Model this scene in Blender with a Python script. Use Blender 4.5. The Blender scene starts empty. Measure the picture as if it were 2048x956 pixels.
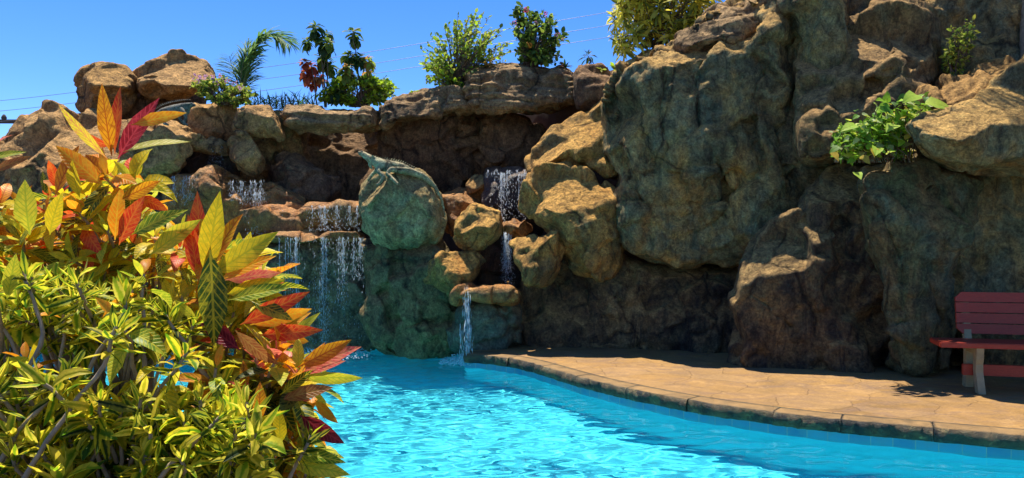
import bpy, bmesh, math, random
import numpy as np
from mathutils import Vector, Matrix
from mathutils.geometry import delaunay_2d_cdt
S = bpy.context.scene
COL = S.collection
R = math.radians

# ------------------------------------------------------------------ camera, sky, sun, exposure
EYE, F, CX, CY = 1.54, 1607.0, 1024.0, 478.0
cam = bpy.data.objects.new('camera', bpy.data.cameras.new('camera')); COL.objects.link(cam)
cam.location = (0, 0, EYE); cam.rotation_euler = (R(90), 0, 0)
cam.data.sensor_width = 36; cam.data.lens = 36 * F / 2048
cam.data.clip_start = 0.05; cam.data.clip_end = 3000
S.camera = cam
SUN = Vector((-0.14, 0.27, 1)).normalized()
W = bpy.data.worlds.new('World'); S.world = W; W.use_nodes = True
nt = W.node_tree; bg = nt.nodes['Background']
sky = nt.nodes.new('ShaderNodeTexSky'); sky.sky_type = 'NISHITA'; sky.sun_disc = False
sky.sun_elevation = math.asin(SUN.z); sky.sun_rotation = math.atan2(SUN.x, SUN.y)
sky.air_density = 0.68; sky.dust_density = 0.1; sky.ozone_density = 4.0; sky.altitude = 500
hs = nt.nodes.new('ShaderNodeHueSaturation'); hs.inputs['Saturation'].default_value = 1.27; hs.inputs['Hue'].default_value = .510
nt.links.new(sky.outputs[0], hs.inputs['Color']); nt.links.new(hs.outputs[0], bg.inputs[0])
bg.inputs[1].default_value = 0.135
sl = bpy.data.lights.new('sun', 'SUN'); sl.energy = 4.6; sl.angle = R(0.5); sl.color = (1, 0.93, 0.82)
sun = bpy.data.objects.new('sun', sl); COL.objects.link(sun)
sun.rotation_euler = SUN.to_track_quat('Z', 'Y').to_euler(); sun.location = (-4, 5, 20)
sl.cycles.is_caustics_light = True
S.view_settings.view_transform = 'Standard'; S.view_settings.look = 'None'
S.view_settings.exposure = 0.88; S.view_settings.gamma = 1
S.render.engine = 'CYCLES'
S.cycles.use_denoising = True
S.cycles.max_bounces = 10; S.cycles.diffuse_bounces = 4; S.cycles.transparent_max_bounces = 16
S.cycles.sample_clamp_indirect = 6

# ------------------------------------------------------------------ helpers
def P(px, py, D):
    return np.array([(px - CX) / F * D, D, EYE - (py - CY) / F * D])
def PV(px, py, D): return Vector(P(px, py, D))
def tag(o, label=None, cat=None, group=None, kind=None):
    if label: o['label'] = label
    if cat: o['category'] = cat
    if group: o['group'] = group
    if kind: o['kind'] = kind
    return o
def empty(name, loc, label, cat, group=None):
    o = bpy.data.objects.new(name, None); COL.objects.link(o); o.location = loc
    o.empty_display_size = .1
    return tag(o, label, cat, group)
def mesh_obj(name, V, Fc, mat, parent=None, smooth=True, uv=None, attrs=None):
    """V (n,3) in world space; Fc list of faces or (m,k) array"""
    V = np.asarray(V, dtype=np.float64).reshape(-1, 3)
    me = bpy.data.meshes.new(name)
    off = np.array(parent.matrix_basis.translation) if parent is not None else np.zeros(3)
    if parent is not None and parent.parent is not None:
        off = off + np.array(parent.parent.matrix_basis.translation)
    base = off if parent is not None else np.zeros(3)
    loc = V.mean(0) if parent is None else base
    L = (V - loc).astype(np.float32)
    if isinstance(Fc, np.ndarray):
        k = Fc.shape[1]; m = Fc.shape[0]
        me.vertices.add(len(L)); me.vertices.foreach_set('co', L.ravel())
        me.loops.add(m * k); me.loops.foreach_set('vertex_index', Fc.astype(np.int32).ravel())
        me.polygons.add(m); me.polygons.foreach_set('loop_start', np.arange(0, m * k, k, dtype=np.int32))
        me.update(calc_edges=True)
    else:
        me.from_pydata([tuple(v) for v in L], [], Fc); me.update()
    me.polygons.foreach_set('use_smooth', np.full(len(me.polygons), smooth))
    if uv is not None:
        lay = me.uv_layers.new(name='UVMap')
        idx = np.empty(len(me.loops), dtype=np.int32); me.loops.foreach_get('vertex_index', idx)
        lay.data.foreach_set('uv', np.asarray(uv, dtype=np.float32)[idx].ravel())
    for nm, a in (attrs or {}).items():
        at = me.attributes.new(nm, 'FLOAT_COLOR', 'POINT')
        a4 = np.ones((len(a), 4), dtype=np.float32); a4[:, :3] = a
        at.data.foreach_set('color', a4.ravel())
    me.validate()
    if mat: me.materials.append(mat)
    o = bpy.data.objects.new(name, me); COL.objects.link(o)
    if parent is not None: o.parent = parent
    else: o.location = loc
    return o

# ---- numpy noise
_rs = np.random.RandomState(7)
_perm = np.concatenate([_rs.permutation(256)] * 3)
_g = _rs.normal(size=(256, 3)); _g /= np.linalg.norm(_g, axis=1)[:, None]
def pnoise(p):
    p = np.asarray(p, dtype=np.float64); i = np.floor(p).astype(int); f = p - i; i &= 255
    u = f * f * f * (f * (f * 6 - 15) + 10); out = 0
    for dx in (0, 1):
        for dy in (0, 1):
            for dz in (0, 1):
                h = _perm[_perm[_perm[i[:, 0] + dx] + i[:, 1] + dy] + i[:, 2] + dz]
                d = f - np.array([dx, dy, dz])
                w = np.where(dx, u[:, 0], 1 - u[:, 0]) * np.where(dy, u[:, 1], 1 - u[:, 1]) * np.where(dz, u[:, 2], 1 - u[:, 2])
                out = out + w * (d * _g[h]).sum(1)
    return out * 1.6
def fbm(p, o=4, gain=.5, ridged=False):
    a, s, t = 1.0, 0, 0; p = np.array(p, dtype=np.float64)
    for k in range(o):
        n = pnoise(p)
        if ridged: n = 1 - 2 * np.abs(n)
        s = s + a * n; t += a; a *= gain; p = p * 2.03 + 17.3
    return s / t
def sstep(x): x = np.clip(x, 0, 1); return x * x * (3 - 2 * x)
def polydist(q, pts, closed=False):
    pts = np.asarray(pts, dtype=float); a = pts; b = np.roll(pts, -1, 0)
    if not closed: a, b = pts[:-1], pts[1:]
    ab = b - a; L2 = (ab ** 2).sum(1) + 1e-9
    d = np.full(len(q), 1e9); ix = np.zeros(len(q), int)
    for k in range(len(a)):
        t = np.clip(((q - a[k]) @ ab[k]) / L2[k], 0, 1)
        dd = np.hypot(*(q - a[k] - t[:, None] * ab[k]).T)
        m = dd < d; d[m] = dd[m]; ix[m] = k
    return d, ix
def inside(q, pts):
    pts = np.asarray(pts, float); x, y = q[:, 0], q[:, 1]; c = np.zeros(len(q), bool)
    for (x0, y0), (x1, y1) in zip(pts, np.roll(pts, -1, 0)):
        if y0 == y1: continue
        c ^= ((y0 > y) != (y1 > y)) & (x < (x1 - x0) * (y - y0) / (y1 - y0) + x0)
    return c
def chaikin(pts, n=2, closed=True):
    pts = np.asarray(pts, float)
    for _ in range(n):
        q = np.roll(pts, -1, 0) if closed else pts[1:]
        p = pts if closed else pts[:-1]
        new = np.empty((2 * len(p), pts.shape[1])); new[0::2] = .75 * p + .25 * q; new[1::2] = .25 * p + .75 * q
        if not closed: new = np.vstack([pts[:1], new, pts[-1:]])
        pts = new
    return pts
def resample(pts, s, closed=True):
    pts = np.asarray(pts, float)
    if closed: pts = np.vstack([pts, pts[:1]])
    seg = np.linalg.norm(np.diff(pts, axis=0), axis=1); c = np.concatenate([[0], np.cumsum(seg)])
    n = max(8, int(c[-1] / s)); t = np.linspace(0, c[-1], n, endpoint=not closed)
    return np.stack([np.interp(t, c, pts[:, k]) for k in range(pts.shape[1])], 1)
def fill(outline, s, rng):
    """triangulated interior of a 2-D outline -> points, tris, boundary mask"""
    lo, hi = outline.min(0), outline.max(0)
    gx, gy = np.meshgrid(np.arange(lo[0], hi[0], s), np.arange(lo[1], hi[1], s * .87))
    gx = gx + (np.arange(gx.shape[0]) % 2)[:, None] * s * .5
    g = np.stack([gx.ravel(), gy.ravel()], 1); g += rng.uniform(-.18 * s, .18 * s, g.shape)
    g = g[inside(g, outline)]
    d, _ = polydist(g, outline, True); g = g[d > .5 * s]
    n = len(outline); allp = np.vstack([outline, g])
    r = delaunay_2d_cdt([Vector(p) for p in allp], [(i, (i + 1) % n) for i in range(n)], [], 1, 1e-5)
    pts = np.array([tuple(v) for v in r[0]]); tri = np.array([f for f in r[2] if len(f) == 3])
    keep = inside(pts[tri].mean(1), outline); tri = tri[keep]
    a = pts[tri]; cr = (a[:, 1, 0] - a[:, 0, 0]) * (a[:, 2, 1] - a[:, 0, 1]) - (a[:, 1, 1] - a[:, 0, 1]) * (a[:, 2, 0] - a[:, 0, 0])
    tri[cr < 0] = tri[cr < 0][:, ::-1]
    d, _ = polydist(pts, outline, True)
    return pts, tri, d < 1e-3
def vnormals(V, T):
    a = V[T]; fn = np.cross(a[:, 1] - a[:, 0], a[:, 2] - a[:, 0]); N = np.zeros_like(V)
    for k in range(3): np.add.at(N, T[:, k], fn)
    return N / (np.linalg.norm(N, axis=1)[:, None] + 1e-12)
def smooth_field(v, T, it, fixed=None):
    n = len(v); e = np.vstack([T[:, [0, 1]], T[:, [1, 2]], T[:, [2, 0]]]); deg = np.zeros(n)
    np.add.at(deg, e[:, 0], 1); np.add.at(deg, e[:, 1], 1); deg[deg == 0] = 1
    for _ in range(it):
        s = np.zeros(n); np.add.at(s, e[:, 0], v[e[:, 1]]); np.add.at(s, e[:, 1], v[e[:, 0]])
        w = .5 * v + .5 * s / deg
        if fixed is not None: w[fixed] = v[fixed]
        v = w
    return v

# ------------------------------------------------------------------ node helpers
def new_mat(name):
    m = bpy.data.materials.new(name); m.use_nodes = True
    n = m.node_tree.nodes; return m, n, m.node_tree.links, n['Principled BSDF']
class G:
    def __init__(s, m): s.n = m.node_tree.nodes; s.l = m.node_tree.links
    def link(s, a, b): s.l.new(a, b)
    def coord(s): return s.n.new('ShaderNodeTexCoord').outputs['Object']
    def pos(s): return s.n.new('ShaderNodeNewGeometry').outputs['Position']
    def mapv(s, v, scale=(1, 1, 1), loc=(0, 0, 0)):
        m = s.n.new('ShaderNodeMapping'); m.inputs['Scale'].default_value = scale; m.inputs['Location'].default_value = loc
        s.link(v, m.inputs[0]); return m.outputs[0]
    def noise(s, v, sc, det=6, rough=.6, dist=0):
        t = s.n.new('ShaderNodeTexNoise'); t.inputs['Scale'].default_value = sc; t.inputs['Detail'].default_value = det
        t.inputs['Roughness'].default_value = rough; t.inputs['Distortion'].default_value = dist
        s.link(v, t.inputs['Vector']); return t.outputs['Fac']
    def voro(s, v, sc, feat='F1', out='Distance'):
        t = s.n.new('ShaderNodeTexVoronoi'); t.feature = feat; t.inputs['Scale'].default_value = sc
        s.link(v, t.inputs['Vector']); return t.outputs[out]
    def ramp(s, f, a, b, ca=(0, 0, 0, 1), cb=(1, 1, 1, 1)):
        r = s.n.new('ShaderNodeValToRGB'); e = r.color_ramp.elements
        e[0].position, e[0].color, e[1].position, e[1].color = a, ca, b, cb
        s.link(f, r.inputs[0]); return r.outputs[0]
    def mix(s, f, a, b, mode='MIX'):
        m = s.n.new('ShaderNodeMix'); m.data_type = 'RGBA'; m.blend_type = mode; m.clamp_factor = True
        for k, v in ((0, f), (6, a), (7, b)):
            if isinstance(v, (int, float)): m.inputs[k].default_value = v
            elif isinstance(v, tuple): m.inputs[k].default_value = v if len(v) == 4 else (*v, 1)
            else: s.link(v, m.inputs[k])
        return m.outputs[2]
    def math(s, op, a, b=0.0, c=None):
        m = s.n.new('ShaderNodeMath'); m.operation = op
        for k, v in ((0, a), (1, b)) + (((2, c),) if c is not None else ()):
            if isinstance(v, (int, float)): m.inputs[k].default_value = v
            else: s.link(v, m.inputs[k])
        return m.outputs[0]
    def bump(s, h, strength, dist, prev=None):
        b = s.n.new('ShaderNodeBump'); b.inputs['Strength'].default_value = strength; b.inputs['Distance'].default_value = dist
        s.link(h, b.inputs['Height'])
        if prev is not None: s.link(prev, b.inputs['Normal'])
        return b.outputs[0]
def simple_mat(name, col, rough=.6, var=.25, sc=12, bump=.0, bdist=.01, spec=.4, stretch=(1, 1, 1)):
    m, n, l, b = new_mat(name); g = G(m); v = g.mapv(g.coord(), stretch)
    f = g.noise(v, sc, 8, .65)
    c = g.mix(g.ramp(f, .3, .7), tuple(x * (1 - var) for x in col), tuple(min(1, x * (1 + var)) for x in col))
    l.new(c, b.inputs['Base Color']); b.inputs['Roughness'].default_value = rough; b.inputs['Specular IOR Level'].default_value = spec
    if bump: l.new(g.bump(f, bump, bdist), b.inputs['Normal'])
    return m

# rock: tan concrete with algae wash, dark water stains, rust and fine grit
def rock_mat(name, tan=(.48, .27, .085), brown=(.17, .09, .035), green=(.115, .12, .045), dark=(.030, .026, .020), rust=(.42, .16, .03),
             gr=.5, dk=.4, ru=.15, strata=0, wet=0, pale=.5, tealc=(.085, .145, .105)):
    m, n, l, b = new_mat(name); g = G(m); p = g.pos()
    big = g.noise(p, 1.1, 7, .62, .6)
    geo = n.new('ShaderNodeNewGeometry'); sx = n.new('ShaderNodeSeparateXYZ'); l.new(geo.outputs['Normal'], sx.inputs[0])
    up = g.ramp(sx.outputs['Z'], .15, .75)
    c = g.mix(g.math('ADD', g.ramp(big, .38, .66), g.math('MULTIPLY', up, .6)), brown, tan)  # upward faces pushed to tan: bleaching, strengthened to paint sunlit edges golden
    # algae
    gn = g.noise(g.mapv(p, (1, 1, .55), (3.1, 0, 5)), 1.5, 8, .66, 1.4)
    gm = g.math('MULTIPLY', g.ramp(gn, .62 - .3 * gr, .80 - .3 * gr), min(1, .55 + .5 * gr))
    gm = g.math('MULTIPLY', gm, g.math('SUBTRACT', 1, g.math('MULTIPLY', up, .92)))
    gn2 = g.noise(p, 4.5, 6, .7, .8)
    gc = g.mix(g.ramp(gn2, .35, .7), tuple(.5 * x for x in green), tuple(min(1, 1.65 * x) for x in green))
    c = g.mix(gm, c, gc)
    teal = g.math('MULTIPLY', g.ramp(g.noise(g.mapv(p, (1, 1, .7), (9, 2, 1)), 2.1, 5, .6, 1), .50, .66), min(.85, .9 * gr))
    teal = g.math('MULTIPLY', teal, g.math('SUBTRACT', 1, up))
    c = g.mix(teal, c, tealc)
    oc = g.math('MULTIPLY', g.ramp(g.noise(g.mapv(p, (1, 1, .55), (6, 3, 11)), 2.3, 8, .68, 1.8), .53, .66), .7)
    c = g.mix(oc, c, tuple(min(1, x * .72) for x in tan))
    # pale dust wash, rust
    pl = g.ramp(g.noise(p, 3.2, 8, .75, .5), .55, .80)
    c = g.mix(g.math('MULTIPLY', pl, pale * .6), c, tuple(min(.6, x * 1.45 + .03) for x in tan))
    rn = g.ramp(g.noise(g.mapv(p, (1, 1, .6), (1, 7, 3)), 1.9, 6, .62, .8), .70 - .35 * ru, .84 - .3 * ru)
    c = g.mix(g.math('MULTIPLY', rn, min(.9, .25 + ru)), c, rust)
    # vertical dark streaks and blotches
    st = g.noise(g.mapv(p, (5.0, 5.0, .8), (0, 0, 2)), 1.0, 9, .72, 1.3)
    bl = g.noise(g.mapv(p, (1, 1, .8), (5, 5, 0)), 1.25, 8, .7, 1.2)
    dm = g.math('MAXIMUM', g.ramp(st, .64 - .26 * dk, .86 - .26 * dk), g.ramp(bl, .64 - .24 * dk, .80 - .22 * dk))
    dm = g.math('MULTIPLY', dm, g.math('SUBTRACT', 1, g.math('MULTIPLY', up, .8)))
    c = g.mix(g.math('MULTIPLY', dm, min(.95, .5 + .5 * dk)), c, dark)
    # cracks
    wv = n.new('ShaderNodeMix'); wv.data_type = 'VECTOR'; nz = n.new('ShaderNodeTexNoise'); nz.inputs['Scale'].default_value = 1.7; nz.inputs['Detail'].default_value = 7; l.new(p, nz.inputs[0])
    wv.inputs[0].default_value = .35; l.new(p, wv.inputs[4]); l.new(nz.outputs['Color'], wv.inputs[5])
    ck = g.ramp(g.voro(g.mapv(wv.outputs[1], (1.3, 1.3, .8)), 1.5, 'DISTANCE_TO_EDGE'), 0, .03)
    ckm = g.ramp(g.noise(p, 1.4, 3, .5), .45, .6)
    ck = g.math('SUBTRACT', 1, g.math('MULTIPLY', g.math('SUBTRACT', 1, ck), ckm))
    c = g.mix(g.math('MULTIPLY', g.math('SUBTRACT', 1, ck), .8), c, tuple(.4 * x for x in dark))
    # grit
    md_ = g.noise(g.mapv(p, (1, 1, .75), (2, 8, 4)), 9, 9, .78, .9)
    c = g.mix(.9, c, g.mix(g.ramp(md_, .36, .66), (.34, .34, .36), (1.75, 1.72, 1.6)), 'MULTIPLY')
    gt = g.noise(p, 38, 5, .7)
    c = g.mix(.95, c, g.mix(g.ramp(gt, .3, .7), (.5, .5, .5), (1.45, 1.45, 1.42)), 'MULTIPLY')
    wh = g.ramp(g.noise(g.mapv(p, (9, 9, 2.2)), 1.6, 3, .6, 2.5), .78, .82)
    c = g.mix(g.math('MULTIPLY', wh, .5 * pale), c, (.42, .42, .38))
    l.new(c, b.inputs['Base Color'])
    b.inputs['Roughness'].default_value = .9 - .5 * wet; b.inputs['Specular IOR Level'].default_value = .25 + .3 * wet
    h1 = g.noise(p, 5, 10, .68, .4); h2 = g.noise(p, 30, 6, .7)
    nrm = g.bump(h1, 1.0, .10)
    vd = g.voro(g.mapv(p, (1, 1, 1.6)), 7.5, 'F1'); nrm = g.bump(vd, .25, .025, nrm); nrm = g.bump(ck, .9, .03, nrm)
    if strata:
        w = g.noise(g.mapv(p, (1.1, 1.1, 13)), 1.3, 6, .6, .5); nrm = g.bump(w, .9, .05 * strata, nrm)
    nrm = g.bump(h2, .9, .03, nrm)
    l.new(nrm, b.inputs['Normal'])
    return m

def unit_(v): return v / (np.linalg.norm(v) + 1e-9)
def relax(V, Q, it, w=.5):
    e = np.vstack([Q[:, [0, 1]], Q[:, [1, 2]], Q[:, [2, 3]], Q[:, [3, 0]]]); e = np.vstack([e, e[:, ::-1]]); n = len(V)
    deg = np.bincount(e[:, 0], minlength=n)[:, None]
    for _ in range(it):
        s = np.stack([np.bincount(e[:, 0], V[e[:, 1], k], minlength=n) for k in range(3)], 1)
        V = (1 - w) * V + w * s / np.maximum(deg, 1)
    return V
# rock builder: a traced outline given its own distance, bulge, ledges, grooves and thickness
def rock(name, label, outline, D, mat, gx=0, lean=0, T=.4, Tb=.3, Rs=40, Rt=None, s=5, amp=.05, facet=.06, fs=.35, strata=0,
         bumps=(), grooves=(), ledges=(), seed=1, rough=2.2, cat='rock', parent=None, freq=1.3, fine=.02, vox=0, chisel=.065, chs=.9, cuts=()):
    rng = np.random.RandomState(seed)
    o = resample(chaikin(outline, 2), s)
    t = np.stack([o[:, 0] * .045, o[:, 1] * .045, np.full(len(o), seed * 3.7)], 1)
    t2 = t + 50
    o = o + rough * np.stack([fbm(t, 3), fbm(t2, 3)], 1) * 1.6
    pts, tri, bd = fill(o, s, rng)
    d, ix = polydist(pts, o, True)
    e = np.roll(o, -1, 0) - o; nrm = np.stack([e[:, 1], -e[:, 0]], 1)
    area = np.sum(o[:, 0] * np.roll(o[:, 1], -1) - np.roll(o[:, 0], -1) * o[:, 1])
    if area < 0: nrm = -nrm
    nrm /= np.linalg.norm(nrm, axis=1)[:, None] + 1e-9
    upn = np.clip(-nrm[ix, 1], 0, 1)
    Rr = Rs + ((Rt or Rs) - Rs) * sstep(upn * 1.3)
    Rr = smooth_field(Rr, tri, 6)
    q = np.clip(d / Rr, 0, 1); prof = np.clip(1 - (1 - q) ** 2.4, 0, 1) ** (1 / 2.2)
    sm = smooth_field(prof.copy(), tri, 5, bd); prof = .3 * prof + .7 * sm
    c = o.mean(0)
    plane = D + gx * (pts[:, 0] - c[0]) / 100 + lean * (c[1] - pts[:, 1]) / 100
    add = np.zeros(len(pts))
    for (bx, by, rx, ry, a) in bumps:
        add -= a * np.exp(-(((pts[:, 0] - bx) / rx) ** 2 + ((pts[:, 1] - by) / ry) ** 2))
    wob = 6 * fbm(np.stack([pts[:, 0] * .02, pts[:, 1] * .02, np.full(len(pts), 5.5 + seed)], 1), 3)
    for (pl, w, a) in grooves:
        gd, _ = polydist(pts + wob[:, None], pl); add += a * np.exp(-(gd / w) ** 2)
    for (pl, a, soft) in ledges:
        pl = np.array(pl, float); ye = np.interp(pts[:, 0], pl[:, 0], pl[:, 1]) + wob
        fade = sstep((pts[:, 0] - pl[0, 0]) / 25 + .5) * sstep((pl[-1, 0] - pts[:, 0]) / 25 + .5)
        sl_ = np.interp(pts[:, 0], .5 * (pl[1:, 0] + pl[:-1, 0]), np.diff(pl[:, 1]) / np.diff(pl[:, 0]))
        add += a * (1 - sstep((pts[:, 1] - ye) / np.sqrt(1 + sl_ ** 2) / soft + 1)) * fade
    fadeb = np.clip(d / (2 * s), 0, 1)
    Df = plane - T * prof + add * fadeb
    Db = plane + Tb * prof + np.maximum(add, 0) * fadeb
    def world(Dv): return np.stack([(pts[:, 0] - CX) / F * Dv, Dv, EYE - (pts[:, 1] - CY) / F * Dv], 1)
    A = world(Df); B = world(Db)
    n = len(pts); inner = np.where(~bd)[0]; mp = np.arange(n); mp[inner] = n + np.arange(len(inner))
    V = np.vstack([A, B[inner]])
    # image y runs down: make front faces look at the camera
    Tf = tri[:, ::1]; a = A[Tf[0]]
    if np.cross(a[1] - a[0], a[2] - a[0])[1] > 0: Tf = tri[:, ::-1]
    T2 = np.vstack([Tf, mp[Tf[:, ::-1]]])
    vox = max(.018, min(.034, vox)) if vox else .025
    me0 = bpy.data.meshes.new('tmp'); me0.from_pydata([tuple(v) for v in V], [], [tuple(t_) for t_ in T2]); me0.update()
    ob0 = bpy.data.objects.new('tmp', me0); COL.objects.link(ob0)
    md = ob0.modifiers.new('r', 'REMESH'); md.mode = 'VOXEL'; md.voxel_size = vox; md.adaptivity = 0
    ev = ob0.evaluated_get(bpy.context.evaluated_depsgraph_get()); m2 = ev.to_mesh()
    V = np.empty(len(m2.vertices) * 3, dtype=np.float32); m2.vertices.foreach_get('co', V); V = V.reshape(-1, 3).astype(float)
    Q = np.empty(len(m2.loops), dtype=np.int32); m2.loops.foreach_get('vertex_index', Q); Q = Q.reshape(-1, 4)
    ev.to_mesh_clear(); bpy.data.objects.remove(ob0); bpy.data.meshes.remove(me0)
    T2 = Q
    tri2 = np.vstack([Q[:, :3], Q[:, [0, 2, 3]]])
    V = relax(V, Q, 2)
    N = vnormals(V, tri2)
    off = seed * 11.3
    disp = .8 * amp * fbm(V * freq + off, 3)
    if facet:
        lo, hi = V.min(0) - .2, V.max(0) + .2
        M = int(np.clip(np.prod((hi - lo) / fs + .3), 12, 160))
        sd = rng.uniform(lo, hi, (M, 3)); gn = rng.normal(size=(M, 3)) * .75; hh = rng.uniform(-1, 1, M)
        q = V + .12 * np.stack([fbm(V * 2 + 9 * k + off, 3) for k in range(3)], 1)
        num = np.zeros(len(V)); den = np.zeros(len(V))
        dist = np.linalg.norm(q[:, None, :] - sd[None], axis=2) if len(V) * M < 6e6 else None
        dm = None
        if dist is None:
            dist = np.stack([np.linalg.norm(q - sk, axis=1) for sk in sd], 1)
        dmin = dist.min(1)
        for k in range(M):
            w = np.exp(-(dist[:, k] - dmin) * 42 / fs); num += w * (hh[k] * .8 + ((V - sd[k]) @ gn[k]) / fs); den += w
        disp = disp + facet * np.clip(num / den, -2, 2)
    if strata:
        z = V[:, 2] + .10 * fbm(V * 1.2 + off, 3) + .05 * V[:, 0]
        lay = fbm(np.stack([V[:, 0] * .5, V[:, 1] * .5, z * 9], 1) + off, 3, .5)
        disp = disp + strata * np.clip(lay * 2.2, -1, 1)
    V = V + N * disp[:, None]
    def cut(p, n, r, dep):
        n = n / np.linalg.norm(n); q = V - p; h = q @ n + dep; rr = np.linalg.norm(q - (q @ n)[:, None] * n, axis=1)
        m = (h > 0) & (rr < r) & (np.abs(q @ n) < r); w = np.clip((1 - rr[m] / r) * 5, 0, 1)
        V[m] -= (h[m] * w)[:, None] * n
    nv = vnormals(V, tri2); ext = V.max(0) - V.min(0); fr = np.where((nv[:, 1] < .2))[0]
    area = ext[0] * ext[2]; K = int(np.clip(area / (.16 * chs ** 2), 10, 90))
    for kk in range(K):
        iv = fr[rng.randint(len(fr))]; rad = chs * rng.uniform(.22, .55); nn_ = nv[iv] + rng.normal(0, .28, 3)
        near = np.linalg.norm(V - V[iv], axis=1) < rad * .8; nn_ = unit_(nv[near].mean(0) + rng.normal(0, .22, 3))
        top_ = ((V[near] - V[iv]) @ nn_).max(); cut(V[iv], nn_, rad, -top_ + min(chisel * rng.uniform(.6, 1.6), .5 * rad))
    Dp = np.maximum(V[:, 1], .1); sx_ = CX + V[:, 0] / Dp * F; sy_ = CY - (V[:, 2] - EYE) / Dp * F
    for (px_, py_, r_, n_c, dep_) in cuts:
        near = np.where(np.hypot(sx_ - px_, sy_ - py_) < 12)[0]
        if len(near) == 0: near = np.array([np.argmin(np.hypot(sx_ - px_, sy_ - py_))])
        cut(V[near[np.argmin(V[near, 1])]].copy(), np.array(n_c, float), r_, dep_)
    V = relax(V, Q, 1, .2)
    N = vnormals(V, tri2)
    V = V + N * (fine * fbm(V * 7 + off, 4, .65) + .8 * fine * fbm(V * 3.3 + off, 4, .55, True) + .5 * fine * fbm(V * 16 + off, 3, .6))[:, None]
    ob = mesh_obj(name, V, T2, mat, parent)
    if parent is None: tag(ob, label, cat, kind='thing')
    return ob
# ------------------------------------------------------------------ setting: ground, hill, pool, deck
DECKZ = 0.16
def on(z, px, py):
    D = F * (EYE - z) / (py - CY); return ((px - CX) / F * D, D)
edge_px = [(930, 706), (1000, 711), (1060, 722), (1120, 740), (1200, 762), (1300, 783), (1400, 801), (1500, 815), (1600, 828), (1700, 838), (1850, 851), (2048, 868), (2300, 888)]
edge = [on(DECKZ, *p) for p in edge_px]
edge = resample(chaikin(edge + [(7.5, 5.3), (11, 5.0)], 2, False), .07, False)
pool = list(edge) + [(11, 3.2), (5, 3.4), (2.0, 3.9), (-.2, 4.1), (-2.0, 4.5), (-5, 5.2), (-7.5, 7), (-8, 10), (-7.5, 11.9), (-2, 12.0), (0, 11.5)]
pool = np.array(pool)
base_px = [(960, 700), (1010, 697), (1100, 690), (1300, 682), (1500, 698), (1700, 716), (1900, 735), (2048, 742), (2300, 745)]
base = [on(DECKZ, *p) for p in base_px]

# ground
big = np.array([(-900, -900), (900, -900), (900, 1500), (-900, 1500)], float)
n1 = len(pool)
mid = np.array([(-14, -4), (16, -4), (16, 14), (-14, 14)], float)
r = delaunay_2d_cdt([Vector(p) for p in np.vstack([pool, mid, big])],
    [(i, (i + 1) % n1) for i in range(n1)] + [(n1 + i, n1 + (i + 1) % 4) for i in range(4)] + [(n1 + 4 + i, n1 + 4 + (i + 1) % 4) for i in range(4)], [], 1, 1e-5)
gv = np.array([tuple(v) for v in r[0]]); gt = np.array([f for f in r[2] if len(f) == 3])
gt = gt[~inside(gv[gt].mean(1), pool)]
M_soil = simple_mat('soil', (.10, .065, .04), .95, .5, 9, .8, .03)
gr_ = mesh_obj('ground', np.column_stack([gv, np.full(len(gv), .10)]), gt, M_soil, smooth=False); tag(gr_, kind='structure')

# hill that carries the plants behind the rocks
xs = np.linspace(-22, 22, 111); ys = np.linspace(0, 1, 30)
HX, HT = np.meshgrid(xs, ys)
def wall_line(x): return np.interp(x, [-22, -6, -2.2, -.3, .6, 2.0, 3.2, 5, 7, 22], [13.6, 13.6, 13.7, 13.5, 12.5, 11.2, 10.2, 9.9, 9.8, 9.8])
def hill_top(x): return np.interp(x, [-22, -8, -5, -3, -1, .3, 1.5, 3, 22], [.3, 1.8, 2.9, 3.25, 3.3, 3.7, 4.0, 4.1, 4.0])
Y0 = wall_line(HX); HY = Y0 + np.where(HT < .12, HT * 2, .24 + ((HT - .12) / .88) ** 2 * 40)
HZ = hill_top(HX) * np.where(HT < .12, sstep(HT / .12), 1) * np.where(HT > .3, 1 - sstep((HT - .3) / .7), 1)
hv = np.stack([HX.ravel(), HY.ravel(), HZ.ravel() + .08], 1)
hv[:, 2] += .08 * fbm(hv * .9, 3); nx = len(xs)
hf = np.array([(j * nx + i, j * nx + i + 1, (j + 1) * nx + i + 1, (j + 1) * nx + i) for j in range(len(ys) - 1) for i in range(nx - 1)])
M_hill = simple_mat('earth', (.085, .05, .032), .95, .45, 3, .8, .05)
tag(mesh_obj('hill', hv, hf, M_hill), kind='structure')

# pool basin: floor and wall
M_pool, n_, l_, b_ = new_mat('pool_plaster'); g = G(M_pool)
f_ = g.noise(g.pos(), 2.2, 5, .6)
l_.new(g.mix(f_, (.085, .68, .79), (.115, .74, .84)), b_.inputs['Base Color']); b_.inputs['Roughness'].default_value = .8
POOLD = -1.0
np_, = (len(pool),)
pts, tri, bd = fill(resample(pool, .3), .3, np.random.RandomState(3))
fv = np.column_stack([pts, np.full(len(pts), POOLD)])
wl = resample(pool, .12); k = len(wl)
wv = np.vstack([np.column_stack([wl, np.full(k, .09)]), np.column_stack([wl, np.full(k, POOLD - .05)])])
wf = np.array([(i, (i + 1) % k, k + (i + 1) % k, k + i) for i in range(k)])
pf = mesh_obj('pool_floor', fv, tri, M_pool); tag(pf, kind='structure'); pf.cycles.is_caustics_receiver = True
pw = mesh_obj('pool_wall', wv, wf, M_pool); tag(pw, kind='structure'); pw.cycles.is_caustics_receiver = True

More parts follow.
